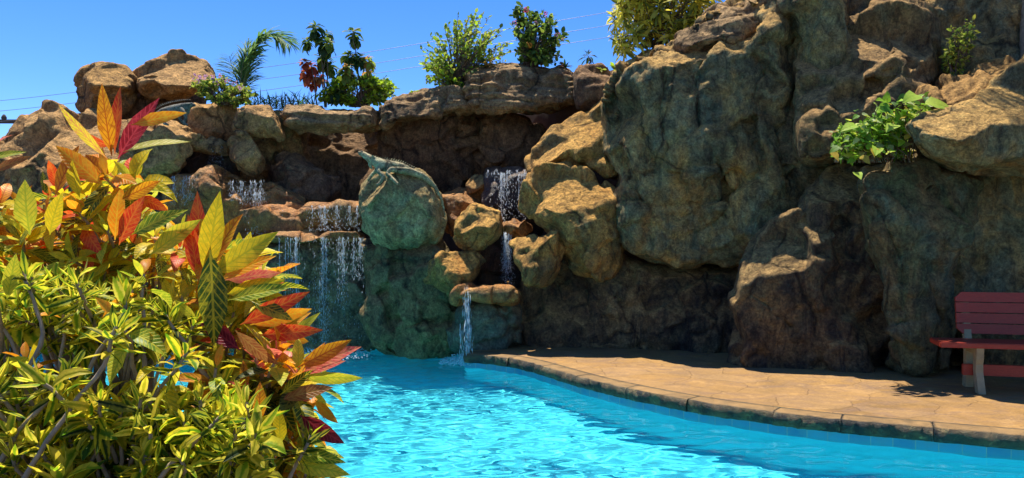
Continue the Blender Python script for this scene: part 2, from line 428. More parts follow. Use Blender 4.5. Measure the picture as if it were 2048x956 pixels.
# waterline tile band
M_tile, n_, l_, b_ = new_mat('waterline_tile'); g = G(M_tile)
uvn = n_.new('ShaderNodeUVMap').outputs[0]
br = n_.new('ShaderNodeTexBrick'); br.offset = 0; br.inputs['Scale'].default_value = 1; br.inputs['Brick Width'].default_value = .152
br.inputs['Row Height'].default_value = .152; br.inputs['Mortar Size'].default_value = .0035; br.inputs['Mortar'].default_value = (.30, .36, .30, 1)
br.inputs['Color1'].default_value = (.03, .21, .34, 1); br.inputs['Color2'].default_value = (.045, .30, .42, 1); br.inputs['Bias'].default_value = 0
l_.new(uvn, br.inputs['Vector'])
l_.new(g.mix(g.ramp(g.noise(g.pos(), 6, 5), .4, .75), br.outputs[0], (.10, .27, .30), 'MIX'), b_.inputs['Base Color']); b_.inputs['Roughness'].default_value = .25
ed = np.array(edge); tl = np.concatenate([[0], np.cumsum(np.linalg.norm(np.diff(ed, axis=0), axis=1))])
tn = np.gradient(ed, axis=0); nrm = np.stack([tn[:, 1], -tn[:, 0]], 1); nrm /= np.linalg.norm(nrm, axis=1)[:, None]
if nrm[len(nrm) // 2, 1] > 0: nrm = -nrm          # towards the pool
ti = ed + nrm * .012
tv = np.vstack([np.column_stack([ti, np.full(len(ed), .056)]), np.column_stack([ti, np.full(len(ed), -.10)])])
k = len(ed); tf = np.array([(i, i + 1, k + i + 1, k + i) for i in range(k - 1)])
tuv = np.vstack([np.column_stack([tl, np.full(k, .152)]), np.column_stack([tl, np.full(k, -.023)])])
tag(mesh_obj('tile_band', tv, tf, M_tile, uv=tuv), kind='structure')

# stamped concrete deck: real joints and undulation in the mesh
M_deck, n_, l_, b_ = new_mat('stamped_concrete'); g = G(M_deck); p_ = g.pos()
wp = n_.new('ShaderNodeMix'); wp.data_type = 'VECTOR'; nz = n_.new('ShaderNodeTexNoise'); nz.inputs['Scale'].default_value = 2.2; nz.inputs['Detail'].default_value = 5
l_.new(p_, nz.inputs[0]); wp.inputs[0].default_value = .16; l_.new(p_, wp.inputs[4]); l_.new(nz.outputs['Color'], wp.inputs[5])
vd = g.voro(wp.outputs[1], 2.6, 'DISTANCE_TO_EDGE'); vc = g.voro(wp.outputs[1], 2.6, 'F1', 'Color')
joint = g.ramp(vd, .0, .014)
c_ = g.mix(g.ramp(g.noise(p_, 1.3, 7, .65, .6), .35, .7), (.19, .105, .03), (.40, .215, .056))
sep = n_.new('ShaderNodeSeparateColor'); l_.new(vc, sep.inputs[0])
c_ = g.mix(g.math('MULTIPLY', sep.outputs[0], .35), c_, (.42, .26, .12))
c_ = g.mix(g.math('MULTIPLY', g.ramp(g.noise(g.mapv(p_, (1, 1.6, 1)), 2.6, 8, .72, 1.0), .46, .66), .75), c_, (.19, .115, .07))
c_ = g.mix(g.math('MULTIPLY', g.ramp(g.noise(p_, 5, 9, .78, .4), .54, .70), .6), c_, (.54, .32, .11))
c_ = g.mix(g.math('MULTIPLY', g.math('SUBTRACT', 1, joint), .22), c_, (.13, .085, .06))
c_ = g.mix(.6, c_, g.mix(g.ramp(g.noise(p_, 42, 4, .7), .3, .7), (.7, .7, .7), (1.25, 1.25, 1.25)), 'MULTIPLY')
l_.new(c_, b_.inputs['Base Color']); b_.inputs['Roughness'].default_value = .75; b_.inputs['Specular IOR Level'].default_value = .3
nr = g.bump(joint, .6, .012); nr = g.bump(g.noise(p_, 7, 9, .7, .5), .5, .035, nr); l_.new(nr, b_.inputs['Normal'])
back = [(x + .0, y + 1.0) for x, y in base]
ded = ed - nrm * .16
dpoly = np.array(list(ded) + [(11, 9.5)] + back[::-1] + [(-.9, 12.0), (-1.0, 11.2)])
dpts, dtri, dbd = fill(resample(dpoly, .10), .10, np.random.RandomState(4))
dz = DECKZ + .006 * fbm(np.column_stack([dpts * 2.2, np.zeros(len(dpts))]), 4)
tag(mesh_obj('deck', np.column_stack([dpts, dz]), dtri, M_deck), kind='structure')

# chiselled coping in cast lengths
M_cope, n_, l_, b_ = new_mat('coping_stone'); g = G(M_cope); p_ = g.pos()
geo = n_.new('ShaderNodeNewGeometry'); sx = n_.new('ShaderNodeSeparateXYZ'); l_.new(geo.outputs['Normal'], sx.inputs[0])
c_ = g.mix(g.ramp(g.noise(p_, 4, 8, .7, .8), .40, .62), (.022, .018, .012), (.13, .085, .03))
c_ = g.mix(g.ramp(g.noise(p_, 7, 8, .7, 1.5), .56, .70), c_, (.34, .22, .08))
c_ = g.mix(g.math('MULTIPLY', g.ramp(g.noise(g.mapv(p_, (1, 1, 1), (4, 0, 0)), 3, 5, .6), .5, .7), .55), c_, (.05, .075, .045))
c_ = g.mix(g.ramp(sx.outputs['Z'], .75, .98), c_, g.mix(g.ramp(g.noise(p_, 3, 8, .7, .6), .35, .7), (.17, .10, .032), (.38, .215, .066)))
l_.new(c_, b_.inputs['Base Color']); b_.inputs['Roughness'].default_value = .7
l_.new(g.bump(g.noise(p_, 9, 9, .7, .6), .9, .04), b_.inputs['Normal'])
cope_root = empty('pool_coping', (ed[0][0], ed[0][1], .07), None, None); tag(cope_root, kind='structure')
sec = [(-.16, DECKZ - .02), (-.16, DECKZ + .003), (-.08, DECKZ + .004), (.008, DECKZ + .002), (.024, DECKZ - .006), (.036, DECKZ - .045), (.034, .075), (.02, .052), (-.10, .05)]
L_ = .62; tot = tl[-1]
a0 = 0
rngc = random.Random(5)
while a0 < tot - .1:
    a1 = min(tot, a0 + L_ * rngc.uniform(.8, 1.25)); ts = np.linspace(a0 + .002, a1 - .002, 30)
    ex = np.stack([np.interp(ts, tl, ed[:, 0]), np.interp(ts, tl, ed[:, 1])], 1); nn = np.stack([np.interp(ts, tl, nrm[:, 0]), np.interp(ts, tl, nrm[:, 1])], 1)
    V = []
    for i in range(30):
        for (o_, z_) in sec: V.append((*(ex[i] + nn[i] * o_), z_))
    V = np.array(V); m_ = len(sec)
    amt = np.tile(np.array([0, 0, .3, .8, 1, 1, 1, .7, 0]), 30)
    dn = .045 * fbm(V * 6 + a0, 4, .6) + .03 * fbm(V * 15, 4, .6, True)
    V[:, :2] += np.repeat(nn, m_, 0) * (dn * amt)[:, None]; V[:, 2] += np.clip(.02 * fbm(V * 6 + 30, 3), -.03, .0) * amt
    Fc = [(i * m_ + j, i * m_ + (j + 1) % m_, (i + 1) * m_ + (j + 1) % m_, (i + 1) * m_ + j) for i in range(29) for j in range(m_)]
    Fc += [tuple(range(m_)), tuple(range(29 * m_ + m_ - 1, 29 * m_ - 1, -1))]
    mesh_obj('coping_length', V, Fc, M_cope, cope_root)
    a0 = a1

# water
M_water, n_, l_, b_ = new_mat('pool_water'); n_.remove(b_)
gl = n_.new('ShaderNodeBsdfGlass'); gl.inputs['IOR'].default_value = 1.33; gl.inputs['Roughness'].default_value = 0; gl.inputs['Color'].default_value = (.80, .99, 1, 1)
l_.new(gl.outputs[0], n_['Material Output'].inputs[0])
wpts, wtri, _ = fill(resample(pool, .05), .034, np.random.RandomState(8))
def waves(q):
    r = np.random.RandomState(12); z = np.zeros(len(q))
    wq = q + .10 * np.stack([fbm(np.column_stack([q * .9, np.full(len(q), 3.)]), 2), fbm(np.column_stack([q * .9, np.full(len(q), 8.)]), 2)], 1)
    for i in range(26):
        lam = r.uniform(.22, .75); th = r.uniform(-1.1, 1.1) - math.pi / 2; ph = r.uniform(0, 6.3)
        z += .0008 * (lam / .4) ** 1.1 * np.sin(2 * math.pi / lam * (wq @ np.array([math.cos(th), math.sin(th)])) + ph)
    for i in range(30):
        lam = r.uniform(.09, .26); th = r.uniform(-.9, .9) - math.pi / 2; ph = r.uniform(0, 6.3)
        z += .0009 * (lam / .2) ** 1.2 * np.sin(2 * math.pi / lam * (wq @ np.array([math.cos(th), math.sin(th)])) + ph)
    n = fbm(np.column_stack([q[:, 0] * 1.6, q[:, 1] * 2.6, np.zeros(len(q))]), 4, .45)
    z += .0055 * n
    calm = .55 + .45 * sstep(.5 + 1.2 * fbm(np.column_stack([q * .35, np.full(len(q), 1.)]), 2))
    for (cx, cy, a, lam, fall) in ((-.6, 9.75, .013, .17, .55), (-2.6, 10.6, .012, .22, 1.1), (-2.0, 10.5, .012, .2, 1.1)):
        rr = np.hypot(q[:, 0] - cx, q[:, 1] - cy); z += a * np.cos(2 * math.pi * rr / lam) * np.exp(-rr / fall)
    rr = np.hypot(q[:, 0] - 1.2, q[:, 1] - 6.6)
    return z * calm
wz = waves(wpts)
water = mesh_obj('water', np.column_stack([wpts, wz]), wtri, M_water); tag(water, kind='structure')
water.cycles.is_caustics_caster = True
# ------------------------------------------------------------------ rocks
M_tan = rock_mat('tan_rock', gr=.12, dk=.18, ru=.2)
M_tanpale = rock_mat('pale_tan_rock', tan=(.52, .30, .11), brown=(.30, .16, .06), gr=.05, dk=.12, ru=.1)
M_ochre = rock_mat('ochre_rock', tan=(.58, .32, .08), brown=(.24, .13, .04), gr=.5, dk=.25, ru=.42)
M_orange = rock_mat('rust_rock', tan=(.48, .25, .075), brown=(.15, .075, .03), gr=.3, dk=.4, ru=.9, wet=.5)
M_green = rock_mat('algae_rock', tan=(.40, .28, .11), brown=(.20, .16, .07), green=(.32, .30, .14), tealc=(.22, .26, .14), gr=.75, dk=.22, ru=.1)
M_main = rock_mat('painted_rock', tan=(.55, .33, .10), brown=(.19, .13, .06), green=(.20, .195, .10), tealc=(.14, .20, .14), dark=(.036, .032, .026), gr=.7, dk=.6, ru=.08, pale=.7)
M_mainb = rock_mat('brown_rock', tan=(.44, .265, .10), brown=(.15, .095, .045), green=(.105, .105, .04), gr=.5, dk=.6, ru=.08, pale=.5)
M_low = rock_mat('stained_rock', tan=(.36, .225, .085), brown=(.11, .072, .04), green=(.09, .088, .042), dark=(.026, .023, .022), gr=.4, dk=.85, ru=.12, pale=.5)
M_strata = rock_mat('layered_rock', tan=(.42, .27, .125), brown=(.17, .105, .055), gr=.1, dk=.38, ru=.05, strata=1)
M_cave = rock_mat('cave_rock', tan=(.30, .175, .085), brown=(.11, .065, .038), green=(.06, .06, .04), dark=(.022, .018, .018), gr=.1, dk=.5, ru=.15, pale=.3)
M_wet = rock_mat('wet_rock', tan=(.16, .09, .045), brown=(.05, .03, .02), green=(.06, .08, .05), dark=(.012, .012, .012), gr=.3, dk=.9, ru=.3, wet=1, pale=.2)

# left boulders
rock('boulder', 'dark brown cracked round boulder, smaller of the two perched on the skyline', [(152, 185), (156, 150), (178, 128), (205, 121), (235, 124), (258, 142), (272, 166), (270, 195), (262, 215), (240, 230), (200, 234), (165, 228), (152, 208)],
     13.0, M_tan, T=.55, Tb=.5, Rs=48, Rt=52, amp=.05, facet=.07, grooves=[([(140, 184), (180, 188), (230, 186), (280, 190)], 5, .16)], seed=2, cuts=[(230, 138, .4, (0.2, -0.62, 0.75), .08)])
rock('boulder', 'large rounded tan boulder on the skyline beside the pink lantana', [(264, 145), (288, 118), (325, 102), (370, 107), (410, 121), (437, 146), (440, 176), (400, 188), (350, 194), (290, 190), (266, 174)],
     13.1, M_tanpale, T=.6, Tb=.55, Rs=50, Rt=70, amp=.06, facet=.09, seed=3, cuts=[(375, 125, .6, (0.15, -0.62, 0.75), .14), (300, 125, .4, (-0.3, -0.4, 0.9), .1)])
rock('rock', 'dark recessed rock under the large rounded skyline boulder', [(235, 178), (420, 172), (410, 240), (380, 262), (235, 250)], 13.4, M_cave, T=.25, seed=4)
rock('boulder', 'broad low tan boulder behind the red croton tips, sky to its left', [(-60, 330), (-10, 288), (20, 255), (50, 235), (100, 221), (150, 224), (205, 230), (255, 238), (262, 300), (235, 380), (120, 430), (-60, 430)],
     12.0, M_tanpale, T=.7, Tb=.6, Rs=60, Rt=95, lean=.35, amp=.10, facet=.12, seed=5, cuts=[(200, 262, .8, (0.1, -0.62, 0.75), .2), (70, 270, .5, (-0.5, -0.4, 0.6), .15)], bumps=[(95, 300, 40, 60, .25)])
rock('boulder', 'tan boulder carrying the grey spiny iguana statue', [(222, 300), (236, 250), (270, 236), (310, 240), (352, 244), (378, 256), (384, 300), (372, 338), (330, 352), (300, 372), (240, 380)],
     11.8, M_tanpale, T=.5, Tb=.4, Rs=35, Rt=40, lean=.1, amp=.05, facet=.08, seed=6)
rock('rock', 'flat tan ledge block below the pink lantana', [(370, 206), (430, 202), (474, 204), (478, 255), (474, 290), (420, 286), (372, 268)], 12.4, M_tanpale, T=.2, Rs=9, Rt=9, amp=.03, facet=.03, seed=7, vox=.022)
rock('rock', 'squared tan ledge block with smooth face beside the layered slab', [(466, 222), (490, 211), (530, 213), (562, 218), (570, 240), (568, 276), (560, 284), (552, 272), (520, 276), (490, 270), (466, 262)],
     11.9, M_tanpale, T=.22, Rs=10, Rt=9, amp=.02, facet=.02, seed=8, vox=.02)
rock('rock', 'leaning tan rock under the squared ledge block', [(466, 268), (500, 262), (512, 280), (530, 310), (528, 330), (510, 345), (470, 350), (458, 330), (456, 300)], 11.8, M_tanpale, T=.35, Rs=25, seed=9)
rock('rock', 'thin tan lip over the dark upper fall', [(368, 262), (400, 270), (450, 282), (466, 290), (462, 312), (430, 304), (390, 296), (366, 284)], 11.9, M_tanpale, T=.25, Rs=12, s=4, seed=10)
rock('rock', 'black wet rock behind the upper left fall', [(350, 268), (480, 280), (480, 350), (450, 365), (350, 360)], 12.3, M_wet, T=.2, seed=11)
# cave and back wall
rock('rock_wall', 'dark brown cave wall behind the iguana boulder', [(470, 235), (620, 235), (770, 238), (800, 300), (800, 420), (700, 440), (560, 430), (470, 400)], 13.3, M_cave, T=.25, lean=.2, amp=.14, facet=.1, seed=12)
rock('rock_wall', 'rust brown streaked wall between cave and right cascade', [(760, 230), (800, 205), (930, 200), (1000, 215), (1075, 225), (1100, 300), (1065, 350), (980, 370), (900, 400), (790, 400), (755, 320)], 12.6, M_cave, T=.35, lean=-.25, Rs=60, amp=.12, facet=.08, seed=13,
     grooves=[([(955, 220), (950, 300), (945, 370)], 16, .35)])
rock('boulder', 'low dark boulder in the cave above the wide fall', [(525, 350), (560, 318), (610, 325), (650, 350), (672, 380), (660, 412), (560, 420), (520, 390)], 12.3, M_cave, T=.4, Rs=50, amp=.08, facet=.1, seed=14)
rock('rock_slab', 'long horizontally layered grey slab overhanging the cave', [(563, 222), (590, 208), (640, 210), (700, 214), (748, 216), (764, 232), (764, 255), (735, 266), (690, 262), (640, 263), (575, 258), (562, 240)],
     12.0, M_strata, T=.35, Tb=.9, Rs=12, Rt=14, amp=.04, facet=.03, strata=.05, seed=15, vox=.02)
rock('rock_slab', 'sloping dark layered slab under the leafy shrub', [(763, 238), (770, 205), (800, 192), (850, 180), (890, 166), (928, 162), (945, 200), (940, 230), (880, 236), (800, 245), (764, 256)],
     12.1, M_strata, T=.4, Tb=.8, Rs=16, Rt=40, lean=.5, amp=.05, facet=.05, strata=.055, seed=16, vox=.02)
rock('rock_slab', 'big weathered layered block below the pink flowering shrub', [(926, 140), (940, 130), (990, 129), (1050, 133), (1110, 136), (1150, 138), (1165, 180), (1150, 215), (1090, 222), (1020, 226), (950, 235), (932, 200)],
     11.9, M_strata, T=.4, Tb=.9, Rs=16, Rt=16, lean=.25, amp=.05, facet=.05, strata=.055, seed=17, vox=.02)
rock('rock', 'reddish brown block between layered block and tall rock', [(1146, 140), (1180, 134), (1225, 138), (1245, 150), (1235, 205), (1200, 225), (1158, 222), (1146, 180)], 11.5, M_cave, T=.4, Tb=.6, Rs=22, Rt=24, seed=18)
# left cascade terraces
rock('rock_terrace', 'wet brown top terrace of the left cascade', [(316, 355), (345, 345), (390, 346), (405, 336), (430, 334), (462, 350), (520, 362), (560, 370), (600, 396), (640, 420), (640, 500), (316, 500)], 11.6, M_orange, T=.25, Tb=.4, Rs=18, Rt=14, s=4, amp=.05, facet=.06, seed=19,
     ledges=[([(430, 372), (520, 378), (600, 398)], .22, 10), ([(455, 402), (540, 406), (620, 414)], .22, 9)], bumps=[(420, 375, 40, 30, .2)])
rock('rock_terrace', 'broad wet step in the middle of the left cascade', [(478, 415), (520, 408), (560, 412), (590, 404), (650, 402), (718, 401), (735, 412), (735, 475), (478, 475)], 11.25, M_orange, T=.2, Tb=.4, Rs=12, Rt=9, s=4, amp=.03, facet=.04, seed=20)
rock('rock_terrace', 'wet flat ledge above the widest water curtain', [(500, 472), (560, 464), (640, 464), (720, 462), (738, 468), (738, 482), (640, 482), (500, 486)], 10.95, M_orange, T=.16, Tb=.5, Rs=9, Rt=8, s=4, amp=.02, facet=.02, seed=21)
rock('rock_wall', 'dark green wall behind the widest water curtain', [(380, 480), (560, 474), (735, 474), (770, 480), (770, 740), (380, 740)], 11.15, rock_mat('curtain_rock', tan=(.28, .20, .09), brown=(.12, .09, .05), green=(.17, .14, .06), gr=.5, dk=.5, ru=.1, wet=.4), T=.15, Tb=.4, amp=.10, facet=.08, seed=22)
# iguana boulder and its pillar
rock('boulder', 'green stained round boulder with the green iguana statue on top', [(717, 400), (721, 372), (737, 350), (760, 337), (800, 334), (842, 345), (864, 358), (882, 390), (889, 415), (886, 450), (872, 480), (842, 500), (780, 502), (745, 488), (725, 458), (717, 430)],
     10.7, M_green, T=.5, Tb=.5, Rs=40, Rt=42, s=4, amp=.045, facet=.03, chisel=.045, fine=.026, vox=.02, seed=23, cuts=[(736, 372, .3, (-0.85, -0.42, 0.72), .08)], fs=.3, grooves=[([(705, 340), (730, 400)], 10, -.1)])
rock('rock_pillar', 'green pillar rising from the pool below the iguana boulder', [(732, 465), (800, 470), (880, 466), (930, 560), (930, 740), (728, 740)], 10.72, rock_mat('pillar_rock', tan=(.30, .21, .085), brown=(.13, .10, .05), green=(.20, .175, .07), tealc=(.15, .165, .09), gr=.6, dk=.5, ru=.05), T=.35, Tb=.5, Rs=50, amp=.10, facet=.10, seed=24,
     grooves=[([(748, 490), (752, 560), (775, 620), (790, 700)], 9, .18), ([(780, 640), (850, 650), (900, 640)], 7, .12)])
rock('rock', 'orange rusty slab behind the iguana boulder', [(870, 388), (900, 380), (950, 380), (985, 392), (985, 470), (870, 470)], 11.2, M_orange, T=.25, Rs=14, Rt=18, lean=.4, seed=25)
rock('boulder', 'orange topped boulder left of the narrow cascade', [(911, 452), (918, 428), (938, 410), (960, 399), (985, 409), (1004, 430), (1002, 460), (985, 488), (955, 502), (928, 496), (913, 478)], 10.5, M_ochre, T=.42, Tb=.35, Rs=36, Rt=46, s=4, amp=.03, facet=.06, fs=.25, seed=26, cuts=[(962, 420, .28, (0.1, -0.62, 0.75), .12), (930, 440, .2, (-0.5, -0.42, 0.72), .07)])
rock('boulder', 'orange capped boulder low beside the narrow cascade', [(853, 545), (866, 508), (900, 488), (934, 499), (957, 520), (962, 550), (945, 578), (900, 597), (866, 582)], 10.35, M_ochre, T=.42, Tb=.4, Rs=40, Rt=40, s=4, amp=.03, facet=.06, fs=.25, seed=27, cuts=[(920, 510, .28, (0.25, -0.62, 0.75), .12)])
rock('rock', 'small squarish rock at the top of the narrow cascade', [(921, 372), (930, 352), (950, 346), (975, 348), (985, 385), (950, 390), (924, 386)], 11.4, M_tan, T=.25, Rs=14, s=4, seed=28)
rock('rock', 'black wet rock face behind the narrow cascade', [(960, 345), (985, 338), (1050, 334), (1075, 345), (1085, 460), (1070, 600), (900, 600), (930, 470), (965, 440)], 11.25, M_wet, T=.2, Tb=.4, Rs=16, Rt=9, s=4, amp=.06, seed=29,
     ledges=[([(960, 352), (1075, 350)], .15, 8)])
rock('rock', 'rusty step halfway down the narrow cascade', [(992, 458), (1010, 447), (1040, 440), (1065, 436), (1085, 444), (1080, 475), (1000, 472)], 10.7, M_orange, T=.3, Rs=12, s=4, seed=30)
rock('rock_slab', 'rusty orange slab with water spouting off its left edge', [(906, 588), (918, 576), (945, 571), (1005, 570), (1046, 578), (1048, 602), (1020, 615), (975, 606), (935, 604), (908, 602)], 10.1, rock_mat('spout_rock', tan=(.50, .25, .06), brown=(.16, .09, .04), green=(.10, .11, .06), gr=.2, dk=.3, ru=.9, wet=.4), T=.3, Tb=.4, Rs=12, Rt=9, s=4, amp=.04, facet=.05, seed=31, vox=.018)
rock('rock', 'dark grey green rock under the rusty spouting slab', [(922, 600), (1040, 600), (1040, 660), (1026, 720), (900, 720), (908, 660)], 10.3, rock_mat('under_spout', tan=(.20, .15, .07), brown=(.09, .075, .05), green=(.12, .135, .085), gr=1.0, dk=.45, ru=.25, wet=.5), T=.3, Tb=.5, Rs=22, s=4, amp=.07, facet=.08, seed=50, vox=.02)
rock('rock', 'small knob of rock standing in the narrow cascade', [(1006, 575), (1008, 552), (1018, 543), (1032, 547), (1036, 575), (1022, 582)], 10.0, M_ochre, T=.14, Tb=.12, Rs=12, s=3, amp=.02, facet=.02, seed=32)
rock('rock', 'pointed ochre rock jutting right of the narrow cascade', [(1026, 510), (1030, 488), (1058, 482), (1085, 462), (1112, 447), (1126, 450), (1122, 515), (1118, 568), (1088, 580), (1062, 576), (1045, 545)], 10.05, M_ochre, T=.32, Tb=.3, Rs=26, Rt=34, s=4, amp=.04, facet=.08, seed=33, cuts=[(1100, 470, .3, (-0.5, -0.42, 0.72), .1)], grooves=[([(1108, 450), (1075, 500), (1060, 570)], 8, -.12)])
# middle boulders
rock('boulder', 'long arched boulder leaning on the tall rock above the ochre boulder', [(1060, 345), (1058, 312), (1074, 275), (1110, 250), (1150, 232), (1182, 222), (1205, 205), (1240, 200), (1250, 370), (1200, 345), (1140, 328), (1100, 332), (1072, 350)],
     10.9, M_ochre, T=.55, Tb=.5, Rs=55, Rt=58, lean=.2, amp=.07, facet=.08, seed=34, cuts=[(1088, 285, .4, (-0.6, -0.42, 0.72), .16), (1145, 252, .4, (-0.3, -0.62, 0.75), .16), (1205, 222, .3, (-0.3, -0.62, 0.75), .12)])
rock('boulder', 'rounded ochre boulder with sunlit top right of the narrow cascade', [(1049, 395), (1063, 352), (1098, 331), (1130, 325), (1172, 332), (1194, 350), (1196, 366), (1222, 376), (1250, 392), (1255, 470), (1235, 560), (1160, 560), (1125, 470), (1078, 448), (1052, 432)],
     10.4, M_ochre, T=.6, Tb=.5, Rs=55, Rt=52, amp=.05, facet=.09, seed=35, cuts=[(1115, 352, .45, (-0.15, -0.62, 0.75), .2), (1066, 400, .3, (-0.7, -0.42, 0.72), .12), (1180, 360, .3, (0, -0.62, 0.75), .12)], lean=.12)
# lower ledge wall and tall rock
rock('rock_wall', 'dark stained lower wall with a long ledge behind the deck', [(1010, 600), (1040, 560), (1120, 470), (1200, 460), (1240, 500), (1275, 534), (1370, 537), (1470, 530), (1520, 560), (1520, 740), (1400, 730), (1200, 720), (1010, 725)],
     10.45, M_low, T=.35, Tb=.5, gx=-.16, Rs=24, Rt=9, amp=.06, facet=.05, chisel=.04, seed=36, lean=.10,
     bumps=[(1240, 590, 34, 24, .16)], ledges=[([(1215, 585), (1275, 590)], .12, 10), ([(1290, 640), (1520, 640)], .10, 26)])
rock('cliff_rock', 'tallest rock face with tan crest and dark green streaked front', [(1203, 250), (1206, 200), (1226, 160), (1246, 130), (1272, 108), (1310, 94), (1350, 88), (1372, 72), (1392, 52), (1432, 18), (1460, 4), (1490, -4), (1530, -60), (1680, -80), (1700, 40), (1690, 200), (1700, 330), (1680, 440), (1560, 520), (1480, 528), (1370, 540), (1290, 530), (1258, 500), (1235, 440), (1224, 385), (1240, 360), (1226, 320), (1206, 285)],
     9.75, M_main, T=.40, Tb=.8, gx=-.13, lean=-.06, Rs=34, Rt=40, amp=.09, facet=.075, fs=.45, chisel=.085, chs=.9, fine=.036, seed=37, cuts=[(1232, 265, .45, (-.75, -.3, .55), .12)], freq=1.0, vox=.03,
     ledges=[([(1240, 170), (1275, 155), (1330, 138), (1400, 122), (1490, 104), (1520, 78), (1560, 50)], .75, 54), ([(1200, 365), (1225, 310), (1270, 190), (1310, 130)], .62, 50)],
     bumps=[(1370, 500, 130, 50, .10), (1270, 330, 40, 90, .06), (1530, 400, 50, 80, .08)],
     grooves=[([(1585, 40), (1592, 150), (1585, 260), (1600, 330), (1640, 380)], 22, .45), ([(1240, 400), (1330, 415), (1450, 400), (1520, 350)], 9, .08), ([(1400, 130), (1395, 250), (1440, 330), (1460, 420)], 8, .16), ([(1330, 140), (1322, 250), (1345, 330)], 6, .14), ([(1240, 330), (1300, 420), (1290, 520)], 6, .16), ([(1520, 110), (1500, 250), (1530, 340)], 7, .18), ([(1345, 330), (1440, 330)], 6, .10)])
rock('rock', 'brown crest rock on top of the tall rock face', [(1352, 92), (1370, 70), (1392, 50), (1432, 16), (1462, 2), (1500, -20), (1580, -50), (1640, -40), (1610, 20), (1560, 50), (1500, 62), (1480, 95), (1420, 98)],
     10.0, M_strata, T=.35, Tb=.6, gx=-.15, Rs=18, Rt=50, lean=.5, amp=.05, facet=.06, strata=.05, seed=38)
rock('rock', 'big brown rock with jagged sunlit facets below the top frame edge', [(1588, 150), (1598, 88), (1640, 60), (1700, 30), (1748, 8), (1790, -6), (1862, 12), (1880, 60), (1884, 150), (1860, 200), (1790, 250), (1730, 290), (1685, 318), (1630, 335), (1596, 310), (1580, 250)],
     9.15, M_mainb, T=.6, Tb=.7, gx=-.05, Rs=34, Rt=34, amp=.05, facet=.07, fs=.4, chisel=.06, seed=39, cuts=[(1640, 112, .4, (-0.3, -0.62, 0.75), .16), (1618, 172, .3, (-0.55, -0.42, 0.72), .12), (1712, 58, .45, (-0.1, -0.62, 0.75), .2), (1800, 22, .4, (0.1, -0.62, 0.75), .15), (1700, 188, .2, (-0.3, -0.62, 0.75), .08), (1655, 245, .16, (-0.3, -0.62, 0.75), .06), (1640, 310, .16, (-0.1, -0.62, 0.75), .06), (1695, 305, .14, (0.1, -0.62, 0.75), .06)],
     ledges=[([(1590, 128), (1660, 92), (1720, 60), (1752, 20)], .22, 30), ([(1600, 190), (1680, 150), (1740, 95)], .18, 22), ([(1620, 200), (1720, 172)], .12, 14)],
     grooves=[([(1755, 30), (1745, 120), (1750, 200)], 9, .10), ([(1750, 160), (1800, 150), (1870, 175)], 8, .10)])
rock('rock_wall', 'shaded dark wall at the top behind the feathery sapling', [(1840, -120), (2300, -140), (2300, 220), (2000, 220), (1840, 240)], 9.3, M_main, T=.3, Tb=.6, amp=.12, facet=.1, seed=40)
rock('rock', 'shelf rock with a sunlit flat top left of the trailing vine', [(1596, 380), (1612, 362), (1645, 350), (1662, 335), (1700, 328), (1740, 338), (1790, 340), (1800, 480), (1790, 745), (1650, 745), (1620, 560)],
     8.95, M_low, T=.42, Tb=.5, Rs=32, Rt=20, lean=.0, gx=-.12, amp=.08, facet=.08, seed=41, cuts=[(1680, 348, .4, (0, -0.62, 0.75), .14), (1620, 375, .3, (-0.2, -0.62, 0.75), .1)])
rock('boulder', 'angular boulder with sunlit top ridge leaning in the middle of the wall', [(1472, 720), (1470, 620), (1478, 545), (1488, 495), (1508, 464), (1560, 440), (1602, 420), (1640, 412), (1662, 424), (1672, 470), (1690, 560), (1725, 650), (1765, 800), (1600, 810), (1462, 790)],
     8.85, M_low, T=.42, Tb=.6, Rs=24, Rt=34, lean=-.02, gx=-.1, amp=.05, facet=.06, fs=.4, seed=42, cuts=[(1500, 520, .3, (-0.75, -0.42, 0.72), .14), (1548, 482, .36, (-0.25, -0.62, 0.75), .18), (1625, 445, .36, (-0.1, -0.62, 0.75), .16)], ledges=[([(1490, 500), (1530, 490), (1600, 465), (1650, 440)], .18, 22)],
     grooves=[([(1510, 600), (1570, 640), (1640, 720)], 10, .08)])
rock('rock_pillar', 'thick brown and green rock column left of the bench', [(1716, 375), (1722, 345), (1760, 326), (1830, 318), (1900, 326), (1960, 345), (1960, 430), (1930, 520), (1908, 580), (1912, 660), (1905, 770), (1782, 770), (1788, 700), (1776, 640), (1768, 565), (1738, 475)],
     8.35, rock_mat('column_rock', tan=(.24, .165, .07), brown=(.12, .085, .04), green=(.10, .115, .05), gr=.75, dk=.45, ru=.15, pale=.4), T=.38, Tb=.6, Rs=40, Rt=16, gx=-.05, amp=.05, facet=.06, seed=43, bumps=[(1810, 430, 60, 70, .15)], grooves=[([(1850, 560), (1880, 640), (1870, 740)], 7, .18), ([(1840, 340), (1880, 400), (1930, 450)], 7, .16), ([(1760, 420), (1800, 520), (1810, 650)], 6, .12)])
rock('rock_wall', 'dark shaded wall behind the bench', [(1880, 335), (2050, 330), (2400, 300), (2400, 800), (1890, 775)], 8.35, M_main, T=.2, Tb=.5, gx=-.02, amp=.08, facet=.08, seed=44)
rock('boulder', 'massive overhanging boulder with pale ridge above the bench', [(1817, 275), (1828, 250), (1868, 216), (1930, 190), (1990, 160), (2048, 112), (2110, 90), (2260, 80), (2300, 350), (2160, 362), (2048, 352), (1950, 348), (1880, 338), (1842, 312)],
     7.9, M_main, T=.55, Tb=.7, Rs=44, Rt=36, amp=.05, facet=.08, seed=45, cuts=[(1890, 225, .6, (-0.2, -0.62, 0.75), .2), (2000, 180, .7, (-0.05, -0.62, 0.75), .22)], ledges=[([(1835, 275), (1900, 240), (1990, 205), (2080, 190), (2260, 170)], .25, 34)])
